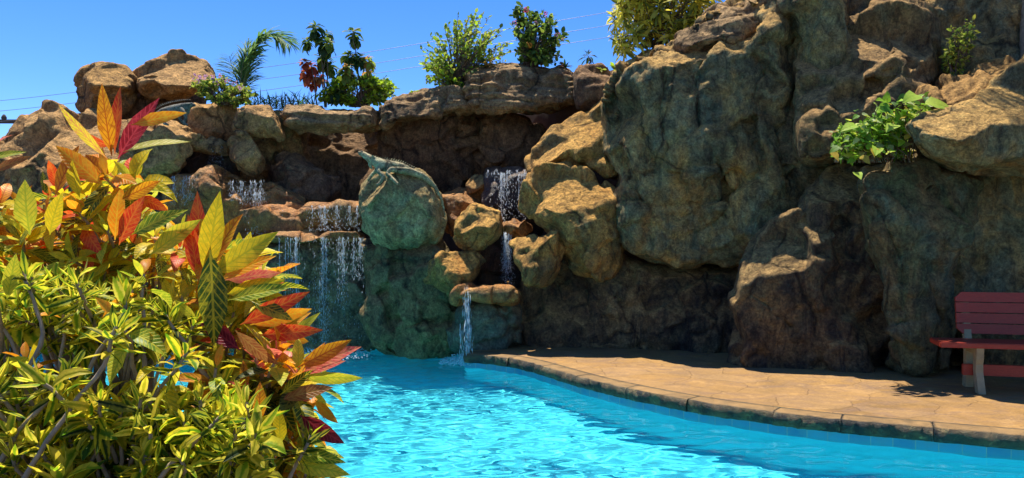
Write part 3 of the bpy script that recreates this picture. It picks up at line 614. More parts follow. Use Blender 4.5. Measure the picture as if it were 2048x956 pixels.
rock('rock', 'low tan ridge rock behind the overhanging boulder', [(1845, 195), (1868, 172), (1900, 158), (1935, 132), (1968, 121), (2005, 128), (2060, 105), (2060, 190), (1950, 230), (1860, 230)], 8.4, M_tan, T=.4, Tb=.4, Rs=28, Rt=40, lean=.4, amp=.06, facet=.08, seed=46)

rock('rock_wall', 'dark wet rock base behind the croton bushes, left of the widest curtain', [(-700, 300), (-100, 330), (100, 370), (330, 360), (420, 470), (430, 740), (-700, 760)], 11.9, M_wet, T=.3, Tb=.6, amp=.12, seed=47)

rock('rock_wall', 'dark rock in the gap behind the trailing vine', [(1540, 160), (1900, 120), (2000, 200), (1990, 420), (1540, 430)], 9.55, M_mainb, T=.25, Tb=.3, amp=.08, seed=48)
rock('rock_wall', 'dark rock in the seams beside the column left of the bench', [(1640, 340), (1980, 340), (2000, 780), (1640, 770)], 8.95, M_low, T=.2, Tb=.3, amp=.08, seed=49)

rock('rock_wall', 'shaded upper wall between the tall rock and the jagged brown rock', [(1470, -150), (2350, -190), (2350, 260), (1560, 300), (1480, 120)], 10.1, M_main, T=.3, Tb=.4, lean=.05, amp=.10, seed=51)

rock('rock_wall', 'warm brown rock behind the ledge blocks at the upper left', [(350, 222), (600, 222), (620, 300), (560, 380), (350, 372)], 12.55, M_tan, T=.2, Tb=.3, Rs=20, amp=.08, seed=52)
# ------------------------------------------------------------------ small geometry helpers
def tube(pts, rad, ns=6, cap=True):
    pts = np.asarray(pts, float); n = len(pts); rad = np.broadcast_to(np.asarray(rad, float), (n,))
    tg = np.gradient(pts, axis=0); tg /= np.linalg.norm(tg, axis=1)[:, None] + 1e-9
    ref = np.array([0.31, .83, .46]); a = np.cross(tg, ref); a /= np.linalg.norm(a, axis=1)[:, None] + 1e-9; b = np.cross(tg, a)
    th = np.arange(ns) * 2 * math.pi / ns
    V = pts[:, None] + rad[:, None, None] * (np.cos(th)[None, :, None] * a[:, None] + np.sin(th)[None, :, None] * b[:, None])
    Fc = [(i * ns + j, i * ns + (j + 1) % ns, (i + 1) * ns + (j + 1) % ns, (i + 1) * ns + j) for i in range(n - 1) for j in range(ns)]
    return V.reshape(-1, 3), Fc
class MB:
    def __init__(s): s.v = []; s.f = []; s.n = 0
    def add(s, V, Fc):
        s.v.append(np.asarray(V, float)); s.f += [tuple(int(i) + s.n for i in f) for f in Fc]; s.n += len(V); return s
    def tube(s, pts, rad, ns=6): return s.add(*tube(pts, rad, ns))
    def box(s, c, half, rot=None, bev=0):
        c = np.array(c, float); h = np.array(half, float)
        bm = bmesh.new(); bmesh.ops.create_cube(bm, size=2)
        for v in bm.verts: v.co = Vector((v.co.x * h[0], v.co.y * h[1], v.co.z * h[2]))
        if bev: bmesh.ops.bevel(bm, geom=list(bm.edges), offset=bev, segments=2, affect='EDGES')
        bm.verts.index_update(); V = np.array([tuple(v.co) for v in bm.verts]); Fc = [tuple(v.index for v in f.verts) for f in bm.faces]; bm.free()
        if rot is not None: V = V @ np.array(rot).T
        return s.add(V + c, Fc)
    def build(s, name, mat, parent=None, smooth=True):
        return mesh_obj(name, np.vstack(s.v), s.f, mat, parent, smooth) if s.n else None
def unit(v): v = np.asarray(v, float); return v / (np.linalg.norm(v, axis=-1, keepdims=True) + 1e-9)
class Leaves:
    """collects single leaves, builds one foliage mesh"""
    PROF = {'croton': ([0, .07, .2, .4, .62, .82, 1], [.05, .12, .62, 1, .92, .52, 0]),
            'narrow': ([0, .15, .4, .7, 1], [.2, .7, 1, .8, 0]),
            'oval': ([0, .12, .4, .72, 1], [.05, .6, 1, .75, 0]),
            'heart': ([0, .03, .15, .4, .7, 1], [.0, .55, .98, .9, .5, 0])}
    def __init__(s, prof='croton'):
        s.b, s.d, s.u, s.L, s.w, s.c, s.fo, s.c1, s.c2 = ([] for _ in range(9)); s.p = s.PROF[prof]
    def add(s, base, d, up, L, w, curl, fold, c1, c2):
        for a, v in zip((s.b, s.d, s.u, s.L, s.w, s.c, s.fo, s.c1, s.c2), (base, d, up, L, w, curl, fold, c1, c2)): a.append(v)
    def build(s, name, mat, parent=None, seed=0):
        B = np.array(s.b); Dr = unit(s.d); U = np.array(s.u, float); n = len(B); rng = np.random.RandomState(seed)
        Sd = unit(np.cross(Dr, U) + 1e-6); U = np.cross(Sd, Dr)
        L = np.array(s.L)[:, None]; W_ = np.array(s.w)[:, None]; C = np.array(s.c)[:, None]; Fo = np.array(s.fo)[:, None]
        t, wp = np.array(s.p[0]), np.array(s.p[1]); self_w = wp; m = len(t); wav = rng.uniform(-.22, .22, (n, m, 2)); tw = rng.normal(0, .25 if len(self_w) > 5 else .7, (n, 1))
        pos = B.copy(); V = np.zeros((n, m, 3, 3)); uv = np.zeros((n, m, 3, 2)); prev = 0
        for i in range(m):
            am = C * (t[i] + prev) / 2; dd = Dr * np.cos(am) - U * np.sin(am)
            pos = pos + dd * L * (t[i] - prev); prev = t[i]
            a = C * t[i]; un = U * np.cos(a) + Dr * np.sin(a)
            sd = Sd * np.cos(tw * t[i]) + un * np.sin(tw * t[i])
            w = W_ * wp[i]
            V[:, i, 1] = pos
            V[:, i, 0] = pos - sd * w + un * w * (Fo + wav[:, i, :1]); V[:, i, 2] = pos + sd * w + un * w * (Fo + wav[:, i, 1:])
            uv[:, i, :, 1] = t[i]; uv[:, i, 0, 0] = .5 - .5 * max(wp[i], .04); uv[:, i, 1, 0] = .5; uv[:, i, 2, 0] = .5 + .5 * max(wp[i], .04)
        idx = np.arange(n * m * 3).reshape(n, m, 3)
        q = np.stack([np.stack([idx[:, :-1, k], idx[:, :-1, k + 1], idx[:, 1:, k + 1], idx[:, 1:, k]], -1) for k in (0, 1)], 2).reshape(-1, 4)
        r = lambda a: np.repeat(np.array(a), m * 3, 0)
        return mesh_obj(name, V.reshape(-1, 3), q, mat, parent, True, uv.reshape(-1, 2), {'lc1': r(s.c1), 'lc2': r(s.c2)})
def leaf_mat(name, kind, trans=.35, rough=.4, spec=.45):
    m, n, l, b = new_mat(name); g = G(m)
    a1 = n.new('ShaderNodeAttribute'); a1.attribute_name = 'lc1'; a2 = n.new('ShaderNodeAttribute'); a2.attribute_name = 'lc2'
    uvn = n.new('ShaderNodeUVMap'); sx = n.new('ShaderNodeSeparateXYZ'); l.new(uvn.outputs[0], sx.inputs[0])
    x = g.math('ABSOLUTE', g.math('SUBTRACT', sx.outputs[0], .5)); y = sx.outputs[1]; p = g.coord()
    if kind == 'veined':
        s_ = g.math('SINE', g.math('MULTIPLY', g.math('SUBTRACT', y, g.math('MULTIPLY', x, .42)), 66))
        lat = g.ramp(s_, .55, .95); mid = g.ramp(x, .025, .055, (1, 1, 1, 1), (0, 0, 0, 1))
        v = g.math('MAXIMUM', lat, mid); bl = g.ramp(g.noise(p, 30, 6, .7, .8), .47, .62)
        f = g.math('MINIMUM', 1, g.math('MAXIMUM', g.math('MULTIPLY', v, .85), g.math('MULTIPLY', bl, .7)))
        h = g.math('MULTIPLY', v, -1)
    elif kind == 'edged':
        nz = g.noise(p, 30, 3, .6); f = g.ramp(g.math('ADD', x, g.math('MULTIPLY', g.math('SUBTRACT', nz, .5), .7)), .10, .24); h = g.ramp(x, 0, .1)
    else:
        f = g.math('MULTIPLY', g.noise(p, 9, 4, .6), .9); h = g.ramp(x, 0, .08)
    c = g.mix(f, a1.outputs['Color'], a2.outputs['Color'])
    c = g.mix(.6, c, g.mix(g.ramp(g.noise(p, 45, 4, .7), .3, .7), (.72, .72, .72), (1.2, 1.2, 1.2)), 'MULTIPLY')
    l.new(c, b.inputs['Base Color']); b.inputs['Roughness'].default_value = rough; b.inputs['Specular IOR Level'].default_value = spec
    l.new(g.bump(h, .4, .004), b.inputs['Normal'])
    t = n.new('ShaderNodeBsdfTranslucent'); l.new(c, t.inputs[0]); mx = n.new('ShaderNodeMixShader'); mx.inputs[0].default_value = trans
    l.new(b.outputs[0], mx.inputs[1]); l.new(t.outputs[0], mx.inputs[2]); l.new(mx.outputs[0], n['Material Output'].inputs[0])
    return m
ML_cro = leaf_mat('veined_leaf', 'veined', .5, .42, .25)
ML_nar = leaf_mat('yellow_edged_leaf', 'edged', .58, .5, .2)
ML_pl = leaf_mat('plain_leaf', 'plain', .5, .5, .22)
M_stem = simple_mat('grey_bark', (.30, .235, .15), .9, .35, 30, .5, .004)
M_gstem = simple_mat('green_stem', (.12, .14, .05), .8, .3, 20)
M_bstem = simple_mat('brown_stem', (.13, .09, .055), .9, .3, 20)

def rosette(Lv, c, axis, n, L, w, pal, rng, spread=(15, 105), curl=(.3, 1.0), fold=(.05, .45), nodes=.5, young=None):
    axis = unit(axis); ref = np.array([.3, .5, .8]) if abs(axis[2]) < .9 else np.array([1., .2, .1])
    a = unit(np.cross(axis, ref)); b = np.cross(axis, a)
    for i in range(n):
        f = i / max(1, n - 1); th = i * 2.4 + rng.uniform(-.4, .4)
        el = R(spread[0] + (spread[1] - spread[0]) * f ** .8 + rng.uniform(-14, 14))
        rad = a * math.cos(th) + b * math.sin(th); d = axis * math.cos(el) + rad * math.sin(el)
        up = axis * math.sin(el) - rad * math.cos(el) + rng.normal(0, .25, 3)
        l = L * rng.uniform(.7, 1.15) * (.65 + .35 * min(1, f * 2.5))
        p = pal[rng.randint(len(pal))] if not (young and f < .35) else young[rng.randint(len(young))]
        jit = rng.uniform(.8, 1.2)
        Lv.add(np.asarray(c) - axis * L * nodes * f + rad * .004, d, up, l, w * l * rng.uniform(.8, 1.15), rng.uniform(*curl), rng.uniform(*fold), np.array(p[0]) * jit, np.array(p[1]) * jit)
def curve(a, b, sag, n=7, rng=None, wob=0):
    a, b = np.asarray(a, float), np.asarray(b, float); t = np.linspace(0, 1, n)[:, None]
    mid = (a + b) / 2 + np.asarray(sag); p = (1 - t) ** 2 * a + 2 * t * (1 - t) * mid + t ** 2 * b
    if rng is not None and wob: p[1:-1] += rng.normal(0, wob, (n - 2, 3))
    return p

# ------------------------------------------------------------------ foreground crotons
YEL = ((.88, .64, .02), (.50, .46, .02)); YEL2 = ((.80, .70, .04), (.40, .50, .03)); ORA = ((.88, .27, .012), (.85, .50, .03)); ORA2 = ((.86, .40, .015), (.50, .10, .01))
RED = ((.70, .05, .015), (.85, .22, .03)); MAR = ((.20, .012, .02), (.45, .05, .06)); GRN = ((.05, .11, .012), (.65, .55, .03)); GRN2 = ((.16, .28, .015), (.75, .70, .05)); PNK = ((.70, .10, .09), (.78, .30, .12)); BRN = ((.30, .10, .03), (.45, .25, .06)); DGR = ((.018, .045, .012), (.25, .25, .03))
NG = ((.14, .30, .012), (.80, .70, .03)); NG2 = ((.28, .44, .015), (.88, .76, .05)); NG3 = ((.06, .15, .012), (.55, .56, .03)); NG4 = ((.45, .42, .02), (.85, .68, .06))
def sample_poly(poly, mind, rng, tries=4000, cap=200):
    poly = np.array(poly, float); lo, hi = poly.min(0), poly.max(0); out = []
    for _ in range(tries):
        p = rng.uniform(lo, hi)
        if inside(p[None], poly)[0] and all(np.hypot(*(p - q)) > mind for q in out): out.append(p)
        if len(out) >= cap: break
    return out
def croton(label, poly, D, dvar, mind, leafL, leafw, npr, pals, young, roots, seed, kind='wide', explicit=(), lean=(0, -.25, 1), group=None, canes=()):
    rng = np.random.RandomState(seed); rt = [np.array([*(P(x, 500, d)[:2]), .10]) for x, d in roots]
    root = empty('croton_shrub', rt[0], label, 'shrub', group)
    Lv = Leaves('croton' if kind == 'wide' else 'narrow'); stems = [MB() for _ in rt]; tips = []
    for layer, dd in enumerate(dvar):
        for p in sample_poly(poly, mind * (1 + .12 * layer), rng): tips.append((P(p[0], p[1], D + dd + rng.uniform(-.12, .12)), p))
    mains = []
    for k, r in enumerate(rt):
        top = np.mean([t for t, _ in tips], 0) + np.array([(k - (len(rt) - 1) / 2) * .22, rng.uniform(-.1, .1), -.10]); r2 = r
        c = curve(r2, top, (rng.uniform(-.12, .12), rng.uniform(-.1, .1), .1), 10, rng, .012); mains.append(c)
        stems[k].tube(c, np.linspace(.019, .010, 10), 7)
    for t, p in tips:
        k = int(np.argmin([np.min(np.linalg.norm(c[4:] - t, axis=1)) for c in mains])); c = mains[k]
        cand = c[3:]; j = int(np.argmin(np.linalg.norm(cand - (t - np.array([0, 0, .35])), axis=1))); s0 = cand[j]
        ax = unit(unit(t - s0) * .55 + np.array(lean) * .6 + rng.normal(0, .28, 3))
        br = curve(s0, t, -ax * .10 + np.array([0, 0, .02]), 8, rng, .007); br[-2] = t - ax * leafL * .5
        stems[k].tube(br, np.linspace(.0085, .0045, 8), 6)
        hgt = p[1]; pal = pals(p, rng); szv = rng.uniform(.55, 1.45)
        rosette(Lv, t, ax, npr + rng.randint(-2, 3), leafL * (rng.uniform(.8, 1.15) if kind == 'wide' else szv), leafw * (1 if kind == 'wide' else rng.uniform(.7, 1.5)), pal, rng, young=young(p, rng), spread=(12, 112), curl=(.2, 1.4) if kind == 'wide' else (-.9, 1.6), fold=(.0, .65) if kind == 'wide' else (-.3, .9), nodes=.5 if kind == 'wide' else .9)
    for (b_, tp, w_, pl, d0, d1) in explicit:
        B_ = P(*b_, d0); T_ = P(*tp, d1); dv = T_ - B_; ln = np.linalg.norm(dv)
        up = unit(np.array([0, -1., .35]) + rng.normal(0, .28, 3)); cu = rng.uniform(.1, .5); du = unit(dv); upo = unit(up - du * (up @ du))
        Lv.add(B_, du * math.cos(cu / 2) + upo * math.sin(cu / 2), upo, ln * 1.02, w_ * ln, cu, rng.uniform(.1, .35), np.array(pl[0]), np.array(pl[1]))
    for k, (cp, dc) in enumerate(canes):
        c = np.array([P(x, y, dc + .02 * i) for i, (x, y) in enumerate(cp)]); c = resample(chaikin(c, 2, False), .03, False); c = c + .022 * np.stack([fbm(c * 7 + q * 7, 3) for q in range(3)], 1)
        stems[k % len(stems)].tube(c, np.linspace(.0075, .0045, len(c)) * (1 + .15 * rng.uniform(-1, 1, len(c))), 7)
        rosette(Lv, c[-1], unit(c[-1] - c[-4]), npr, leafL * 1.1, leafw, palN(None, None), rng, spread=(12, 112), curl=(-.6, 1.4), nodes=.9)
    Lv.build('foliage', ML_cro if kind == 'wide' else ML_nar, root, seed)
    for s_ in stems: s_.build('stem', M_stem, root)
    return root
def palA(p, r): return [YEL, YEL2, ORA, ORA2, YEL, YEL2, GRN2, GRN, GRN, RED] if p[1] < 430 else [YEL, YEL2, GRN2, ORA2, YEL, ORA, GRN]
def youngA(p, r): return [RED, ORA, YEL, ORA2] if r.rand() < .6 else [YEL, YEL2]
def palB(p, r): return [YEL, YEL2, GRN2, YEL2, ORA, ORA2, YEL, YEL, GRN]
def palC(p, r): return [GRN, GRN2, YEL, DGR, ORA2, GRN2, YEL2, DGR, ORA]
def youngC(p, r): return [ORA, YEL, YEL2, ORA2, PNK]
def palN(p, r): return [NG, NG2, NG3, NG4, NG3, NG3, DGR, GRN]
croton('tall croton shrub with upright red and orange leaves at its tip', [(-70, 400), (20, 410), (120, 375), (200, 350), (262, 350), (300, 430), (345, 480), (330, 560), (120, 530), (-70, 510)],
       2.75, (0, .35, .75), 43, .145, .165, 13, palA, youngA, [(150, 3.0), (40, 2.9), (300, 3.1)], 101, explicit=[
    ((224, 312), (204, 168), .12, ORA2, 2.70, 2.66), ((230, 308), (241, 174), .10, RED, 2.72, 2.74), ((236, 318), (319, 196), .11, MAR, 2.66, 2.6), ((216, 318), (118, 210), .09, (YEL2[0], (.7, .2, .1)), 2.68, 2.6),
    ((224, 292), (152, 266), .13, RED, 2.74, 2.8), ((262, 250), (372, 226), .10, ORA, 2.6, 2.55), ((246, 304), (378, 284), .11, ((.85, .75, .30), YEL[1]), 2.64, 2.56), ((234, 310), (292, 258), .12, YEL, 2.8, 2.88),
    ((206, 372), (112, 292), .17, ORA, 2.6, 2.56), ((110, 392), (158, 292), .16, ORA2, 2.66, 2.7), ((160, 395), (145, 320), .2, YEL, 2.58, 2.55), ((60, 470), (50, 360), .2, YEL2, 2.5, 2.48), ((100, 470), (125, 385), .18, YEL, 2.5, 2.45),
    ((230, 480), (240, 380), .15, ORA, 2.5, 2.48), ((238, 490), (290, 392), .16, RED, 2.5, 2.46), ((240, 400), (320, 362), .16, ORA2, 2.6, 2.6), ((-30, 318), (52, 304), .12, GRN2, 2.5, 2.55), ((-20, 345), (64, 312), .11, BRN, 2.6, 2.62), ((-40, 300), (25, 270), .12, PNK, 2.6, 2.7),
    ((222, 330), (170, 310), .15, ORA, 2.8, 2.85), ((262, 470), (375, 420), .13, GRN2, 2.48, 2.45), ((14, 600), (32, 508), .16, YEL2, 2.2, 2.2)])
croton('croton shrub with big yellow and orange veined leaves in the middle of the bed', [(350, 470), (420, 490), (500, 505), (530, 560), (555, 640), (560, 690), (480, 700), (400, 650), (330, 590)],
       2.6, (0, .35, .75), 43, .145, .165, 13, palB, youngA, [(430, 2.8), (360, 2.9)], 102, explicit=[
    ((412, 560), (440, 384), .13, YEL, 2.45, 2.42), ((404, 540), (395, 384), .12, RED, 2.55, 2.6), ((398, 560), (376, 430), .13, RED, 2.5, 2.5), ((412, 550), (486, 428), .15, ORA2, 2.45, 2.45), ((425, 550), (556, 464), .15, YEL, 2.4, 2.4),
    ((440, 560), (552, 512), .13, ORA, 2.42, 2.4), ((450, 560), (560, 545), .13, PNK, 2.45, 2.45), ((455, 600), (582, 574), .13, GRN2, 2.4, 2.4), ((450, 590), (570, 560), .13, YEL, 2.45, 2.45), ((480, 650), (618, 584), .12, RED, 2.4, 2.4), ((500, 650), (622, 618), .13, ORA, 2.42, 2.45),
    ((520, 670), (645, 660), .12, RED, 2.4, 2.35), ((420, 500), (428, 690), .15, GRN, 2.36, 2.36), ((470, 660), (558, 728), .15, BRN, 2.3, 2.28), ((480, 700), (400, 640), .17, MAR, 2.4, 2.42), ((350, 660), (350, 550), .15, YEL, 2.4, 2.4), ((395, 640), (350, 600), .15, YEL2, 2.35, 2.35),
    ((560, 690), (640, 625), .10, YEL2, 2.45, 2.5), ((500, 600), (585, 640), .15, GRN, 2.4, 2.38), ((300, 510), (400, 440), .15, YEL2, 2.5, 2.48)])
croton('low croton shrub with pink and dark green leaves reaching over the water', [(490, 710), (570, 700), (620, 745), (600, 800), (610, 880), (610, 1000), (490, 1000), (530, 860), (480, 780)],
       2.45, (0, .3, .65), 42, .14, .165, 13, palC, youngC, [(560, 2.6), (500, 2.7)], 103, explicit=[
    ((595, 735), (702, 680), .14, ORA2, 2.35, 2.35), ((600, 745), (722, 694), .13, PNK, 2.36, 2.36), ((590, 750), (690, 722), .13, PNK, 2.4, 2.4), ((600, 752), (724, 756), .11, YEL2, 2.35, 2.35), ((518, 845), (520, 764), .17, ORA2, 2.2, 2.2), ((560, 890), (560, 820), .22, YEL, 2.2, 2.2),
    ((600, 830), (688, 886), .17, MAR, 2.3, 2.28), ((630, 800), (676, 846), .16, ORA, 2.38, 2.36), ((560, 800), (665, 775), .15, BRN, 2.3, 2.3), ((575, 900), (690, 925), .13, GRN2, 2.3, 2.3), ((570, 925), (700, 950), .14, YEL2, 2.3, 2.3), ((490, 890), (440, 940), .2, GRN2, 2.15, 2.1), ((560, 790), (625, 740), .14, GRN, 2.3, 2.3)])
croton('narrow leaved croton with twisted yellow edged leaves filling the middle of the bed', [(-70, 560), (60, 545), (180, 560), (270, 585), (330, 625), (350, 660), (290, 670), (120, 640), (-70, 650)],
       2.3, (0, .2, .4), 33, .076, .135, 20, palN, lambda p, r: [NG2, ((.3, .4, .02), (.8, .7, .08))], [(100, 2.35), (230, 2.45), (20, 2.2)], 104, 'narrow', canes=[([(-20, 830), (60, 740), (100, 680), (66, 600), (50, 540)], 2.15), ([(150, 800), (185, 720), (230, 640), (262, 580)], 2.2), ([(420, 760), (375, 690), (330, 620)], 2.3), ([(330, 800), (352, 720), (395, 640)], 2.35)])
croton('lowest croton with narrow green and yellow leaves at the front of the bed', [(-70, 720), (60, 740), (180, 800), (360, 790), (440, 770), (510, 800), (540, 900), (500, 1020), (-70, 1020)],
       2.1, (0, .2, .4), 36, .076, .145, 20, palN, lambda p, r: [NG2, NG4, ((.3, .4, .02), (.8, .7, .08))], [(60, 2.1), (200, 2.2), (380, 2.3), (-40, 2.0)], 105, 'narrow', canes=[([(10, 1000), (110, 860), (190, 750), (240, 655)], 1.98), ([(-30, 960), (60, 840), (150, 730)], 2.05), ([(120, 1000), (240, 860), (335, 765), (372, 700)], 2.1), ([(280, 1000), (375, 890), (445, 830)], 2.0), ([(560, 1000), (590, 920), (620, 870)], 2.2)])
croton('scattered broad leaved croton twigs poking out between the narrow leaves', [(-60, 540), (120, 560), (330, 540), (360, 640), (300, 700), (440, 720), (470, 860), (380, 960), (100, 960), (-60, 880)],
       2.2, (0,), 105, .13, .17, 8, lambda p, r: [YEL, YEL2, GRN2, ORA2, GRN], lambda p, r: [YEL, ORA, YEL2], [(180, 2.35), (330, 2.4)], 106)
# planting bed under the crotons
bed = np.array([on(.1, -2600, 900), on(.1, -600, 760), on(.1, 200, 800), on(.1, 560, 880), on(.1, 640, 960), on(.1, 620, 1150), on(.1, -300, 1700), on(.1, -2600, 1700)])
bp, bt, bbd = fill(resample(chaikin(bed, 2), .08), .09, np.random.RandomState(2))
bz = .105 + .16 * sstep(polydist(bp, bed, True)[0] / .5) + .03 * fbm(np.column_stack([bp * 4, np.zeros(len(bp))]), 4)
tag(mesh_obj('soil_bed', np.column_stack([bp, bz]), bt, M_soil), kind='structure')
# ------------------------------------------------------------------ plants on the rocks
def shrub(name, label, cat, blobs, base, D, ntw, leaf, w, pal, seed, per=9, dvar=.35, prof='oval', stemr=.008, mat=None, tail=.45, droop=.3, flowers=None, smat=None, group=None, lw=(.8, 1.2)):
    rng = np.random.RandomState(seed); root = empty(name, P(*base, D), label, cat, group); Lv = Leaves(prof); st = MB()
    wts = np.array([b[2] * b[3] for b in blobs], float); wts /= wts.sum(); tips = []
    for i in range(ntw):
        b = blobs[rng.choice(len(blobs), p=wts)]; r = rng.uniform(.25, 1) ** .6; th = rng.uniform(0, 6.283)
        x = b[0] + b[2] * r * math.cos(th); y = b[1] + b[3] * r * math.sin(th); t = P(x, y, D + dvar * rng.uniform(-1, 1) * math.sqrt(max(0.05, 1 - r * r * .8)))
        b0 = P(base[0] + rng.normal(0, 6), base[1], D + rng.normal(0, .04)); c = curve(b0, t, (0, 0, .18 * np.linalg.norm(t - b0)), 9, rng, .01); tips.append((t, unit(t - c[-3])))
        st.tube(c, np.linspace(stemr, stemr * .35, 9), 4)
        for k in range(per):
            f = 1 - tail * (k / per) ** 1.1; q = f * 8; j = min(7, int(q)); pt = c[j] + (c[j + 1] - c[j]) * (q - j); ax = unit(c[j + 1] - c[j])
            d = unit(ax * .55 + unit(rng.normal(0, 1, 3)) * .9 + np.array([0, -.1, .15])); up = unit(np.array([0, 0, 1]) + rng.normal(0, .5, 3)); p = pal[rng.randint(len(pal))]; jt = rng.uniform(.7, 1.3)
            ln = leaf * rng.uniform(.6, 1.2); Lv.add(pt, d, up, ln, w * ln * rng.uniform(*lw), rng.uniform(0, droop * 2), rng.uniform(0, .4), np.array(p[0]) * jt, np.array(p[1]) * jt)
    Lv.build('foliage', mat or ML_pl, root, seed); st.build('stem', smat or M_bstem, root)
    if flowers:
        for (fx, fy, rr, np_, colr) in flowers:
            Fl = Leaves('oval'); ctr = P(fx, fy, D - dvar * .8)
            for k in range(np_):
                n_ = unit(rng.normal(0, 1, 3) + np.array([0, -.5, .4])); pc = ctr + n_ * rr * rng.uniform(.5, 1)
                for q in range(4):
                    a = unit(np.cross(n_, rng.normal(0, 1, 3))); Fl.add(pc, a + n_ * .3, n_, rr * .42, rr * .16, .3, .1, np.array(colr), np.array(colr) * .8)
            Fl.build('flower', ML_pl, root, seed + 1)
    return root
LG = ((.24, .36, .035), (.40, .46, .07)); MG = ((.07, .14, .02), (.14, .22, .04)); DG = ((.025, .06, .015), (.05, .10, .03)); BG = ((.32, .52, .02), (.46, .60, .04)); YG = ((.34, .38, .04), (.46, .44, .08))
PINK = (.72, .30, .52); HOT = (.80, .10, .22)
shrub('lantana', 'pale green lantana with small pink flowers spilling over the left ledge', 'plant', [(430, 180, 42, 26), (480, 190, 30, 22), (395, 165, 14, 12)], (450, 210), 12.1, 120, .075, .34, [LG, MG, YG], 201, 9,
      flowers=[(x, y, .05, 10, (.80, .45, .62)) for x, y in ((388, 153), (400, 156), (412, 154), (425, 156), (440, 154), (455, 162), (470, 168), (395, 163), (432, 166), (482, 176))])
# feathery palm
rng = np.random.RandomState(210); pr = empty('feather_palm', P(486, 205, 12.9), 'young feather palm with one arching green frond against the sky', 'palm'); Lv = Leaves('narrow')
def frond(rach_px, D0, D1, nl, ll, Lv, rng, pal, mb, hang=.5, wd=.022):
    c = np.array([P(x, y, D0 + (D1 - D0) * i / (len(rach_px) - 1)) for i, (x, y) in enumerate(rach_px)]); c = resample(chaikin(c, 3, False), .02, False); n = len(c)
    mb.tube(c[::3], np.linspace(.016, .004, len(c[::3])), 5)
    for i in range(nl):
        f = .12 + .88 * i / nl; j = min(n - 2, int(f * (n - 1))); ax = unit(c[j + 1] - c[j]); side = unit(np.cross(ax, [0, -.35, 1.])); L_ = ll * (math.sin(math.pi * (.12 + .84 * f)) ** .6)
        for s_ in (-1, 1):
            d = unit(ax * .75 + s_ * side * .8 + np.array([0, 0, .25]) + rng.normal(0, .13, 3)); p = pal[rng.randint(len(pal))]; jt = rng.uniform(.75, 1.25)
            Lv.add(c[j], d, np.array([0, -.2, 1.]), L_ * rng.uniform(.85, 1.1), wd * L_, rng.uniform(.5, 1.1) * (1 + hang), .3, np.array(p[0]) * jt, np.array(p[1]) * jt)
mb = MB(); PG = ((.08, .20, .04), (.14, .27, .07)); PG2 = ((.15, .27, .06), (.22, .36, .10))
frond([(486, 205), (488, 160), (500, 112), (522, 78), (552, 70), (582, 92)], 12.9, 12.6, 115, .64, Lv, rng, [PG2, PG2, PG], mb, .15, .028)
frond([(486, 205), (478, 170), (466, 140), (458, 110)], 12.9, 13.1, 60, .42, Lv, rng, [PG, PG2], mb, .1)
frond([(486, 205), (480, 160), (488, 120), (498, 80)], 12.9, 12.8, 60, .44, Lv, rng, [PG, PG2], mb, .1)
Lv.build('frond', ML_pl, pr, 3); mb.build('stem', M_gstem, pr)
# spiky dark clumps
def spiky(label, x, y, D, n, L, seed, pal, name='spiky_plant', w=.02, spread=(5, 80), group=None, k=3, dx=12):
    rng = np.random.RandomState(seed); o = empty(name, P(x, y, D), label, 'plant', group); Lv = Leaves('narrow')
    for q in range(k): rosette(Lv, P(x + (q - (k - 1) / 2) * dx, y, D + rng.uniform(-.1, .1)), (rng.uniform(-.2, .2), -.1, 1), n // k, L, w, pal, rng, spread=spread, curl=(.3, 1.1), nodes=.05)
    Lv.build('foliage', ML_pl, o, seed); return o
BGN = ((.03, .07, .035), (.07, .11, .06))
for i, x in enumerate((520, 552, 584, 614)):
    spiky(('dark spiky grass clump touching the pink lantana', 'dark spiky grass clump second from the lantana', 'dark spiky grass clump beside the tall red leaved stems', 'dark spiky grass clump directly below the tall clustered stems')[i], x, 216, 12.6 + .1 * (i % 2), 66, .42, 220 + i, [BGN, DG, BGN, PG], group='dark spiky clumps on the ledge')
# tall stems with drooping leaf clusters
def cluster_plant(label, stems, heads, D, seed, pal, L=.19, w=.24, n=24, name='cluster_plant', spread=(30, 150)):
    rng = np.random.RandomState(seed); o = empty(name, P(*stems[0][0], D), label, 'plant'); Lv = Leaves('croton')
    for (b, t) in stems:
        m = MB(); m.tube(curve(P(*b, D), P(*t, D), (rng.uniform(-.1, .1), 0, 0), 9, rng, .008), np.linspace(.014, .007, 9), 5)
        m.build('stem', M_bstem, o)
    for (x, y, s_, pk) in heads: rosette(Lv, P(x, y, D + rng.uniform(-.15, .15)), (rng.uniform(-.2, .2), -.15, 1), n, L * s_, w, pal[pk], rng, spread=spread, curl=(.5, 1.5), nodes=.4)
    Lv.build('foliage', ML_pl, o, seed); return o
RP = [[MG, DG, ((.13, .20, .02), (.22, .26, .04))], [((.42, .06, .03), (.55, .16, .05)), ((.30, .05, .03), (.4, .1, .05)), ((.5, .2, .05), (.5, .25, .08))], [BG, LG], [((.55, .25, .06), (.6, .4, .12)), LG]]
cluster_plant('tall thin stems topped by dark green leaf clusters with red leaves below', [((652, 215), (632, 58)), ((652, 215), (656, 85)), ((650, 215), (650, 120)), ((635, 215), (622, 130))],
    [(632, 52, 1.0, 0), (656, 84, 1.1, 0), (614, 80, .9, 0), (645, 112, 1.1, 0), (662, 128, .9, 0), (640, 72, .8, 0), (655, 65, .8, 0), (620, 130, 1.0, 1), (612, 145, .9, 1), (635, 150, .9, 1), (625, 165, .7, 1), (608, 122, .7, 1)], 12.5, 231, RP)
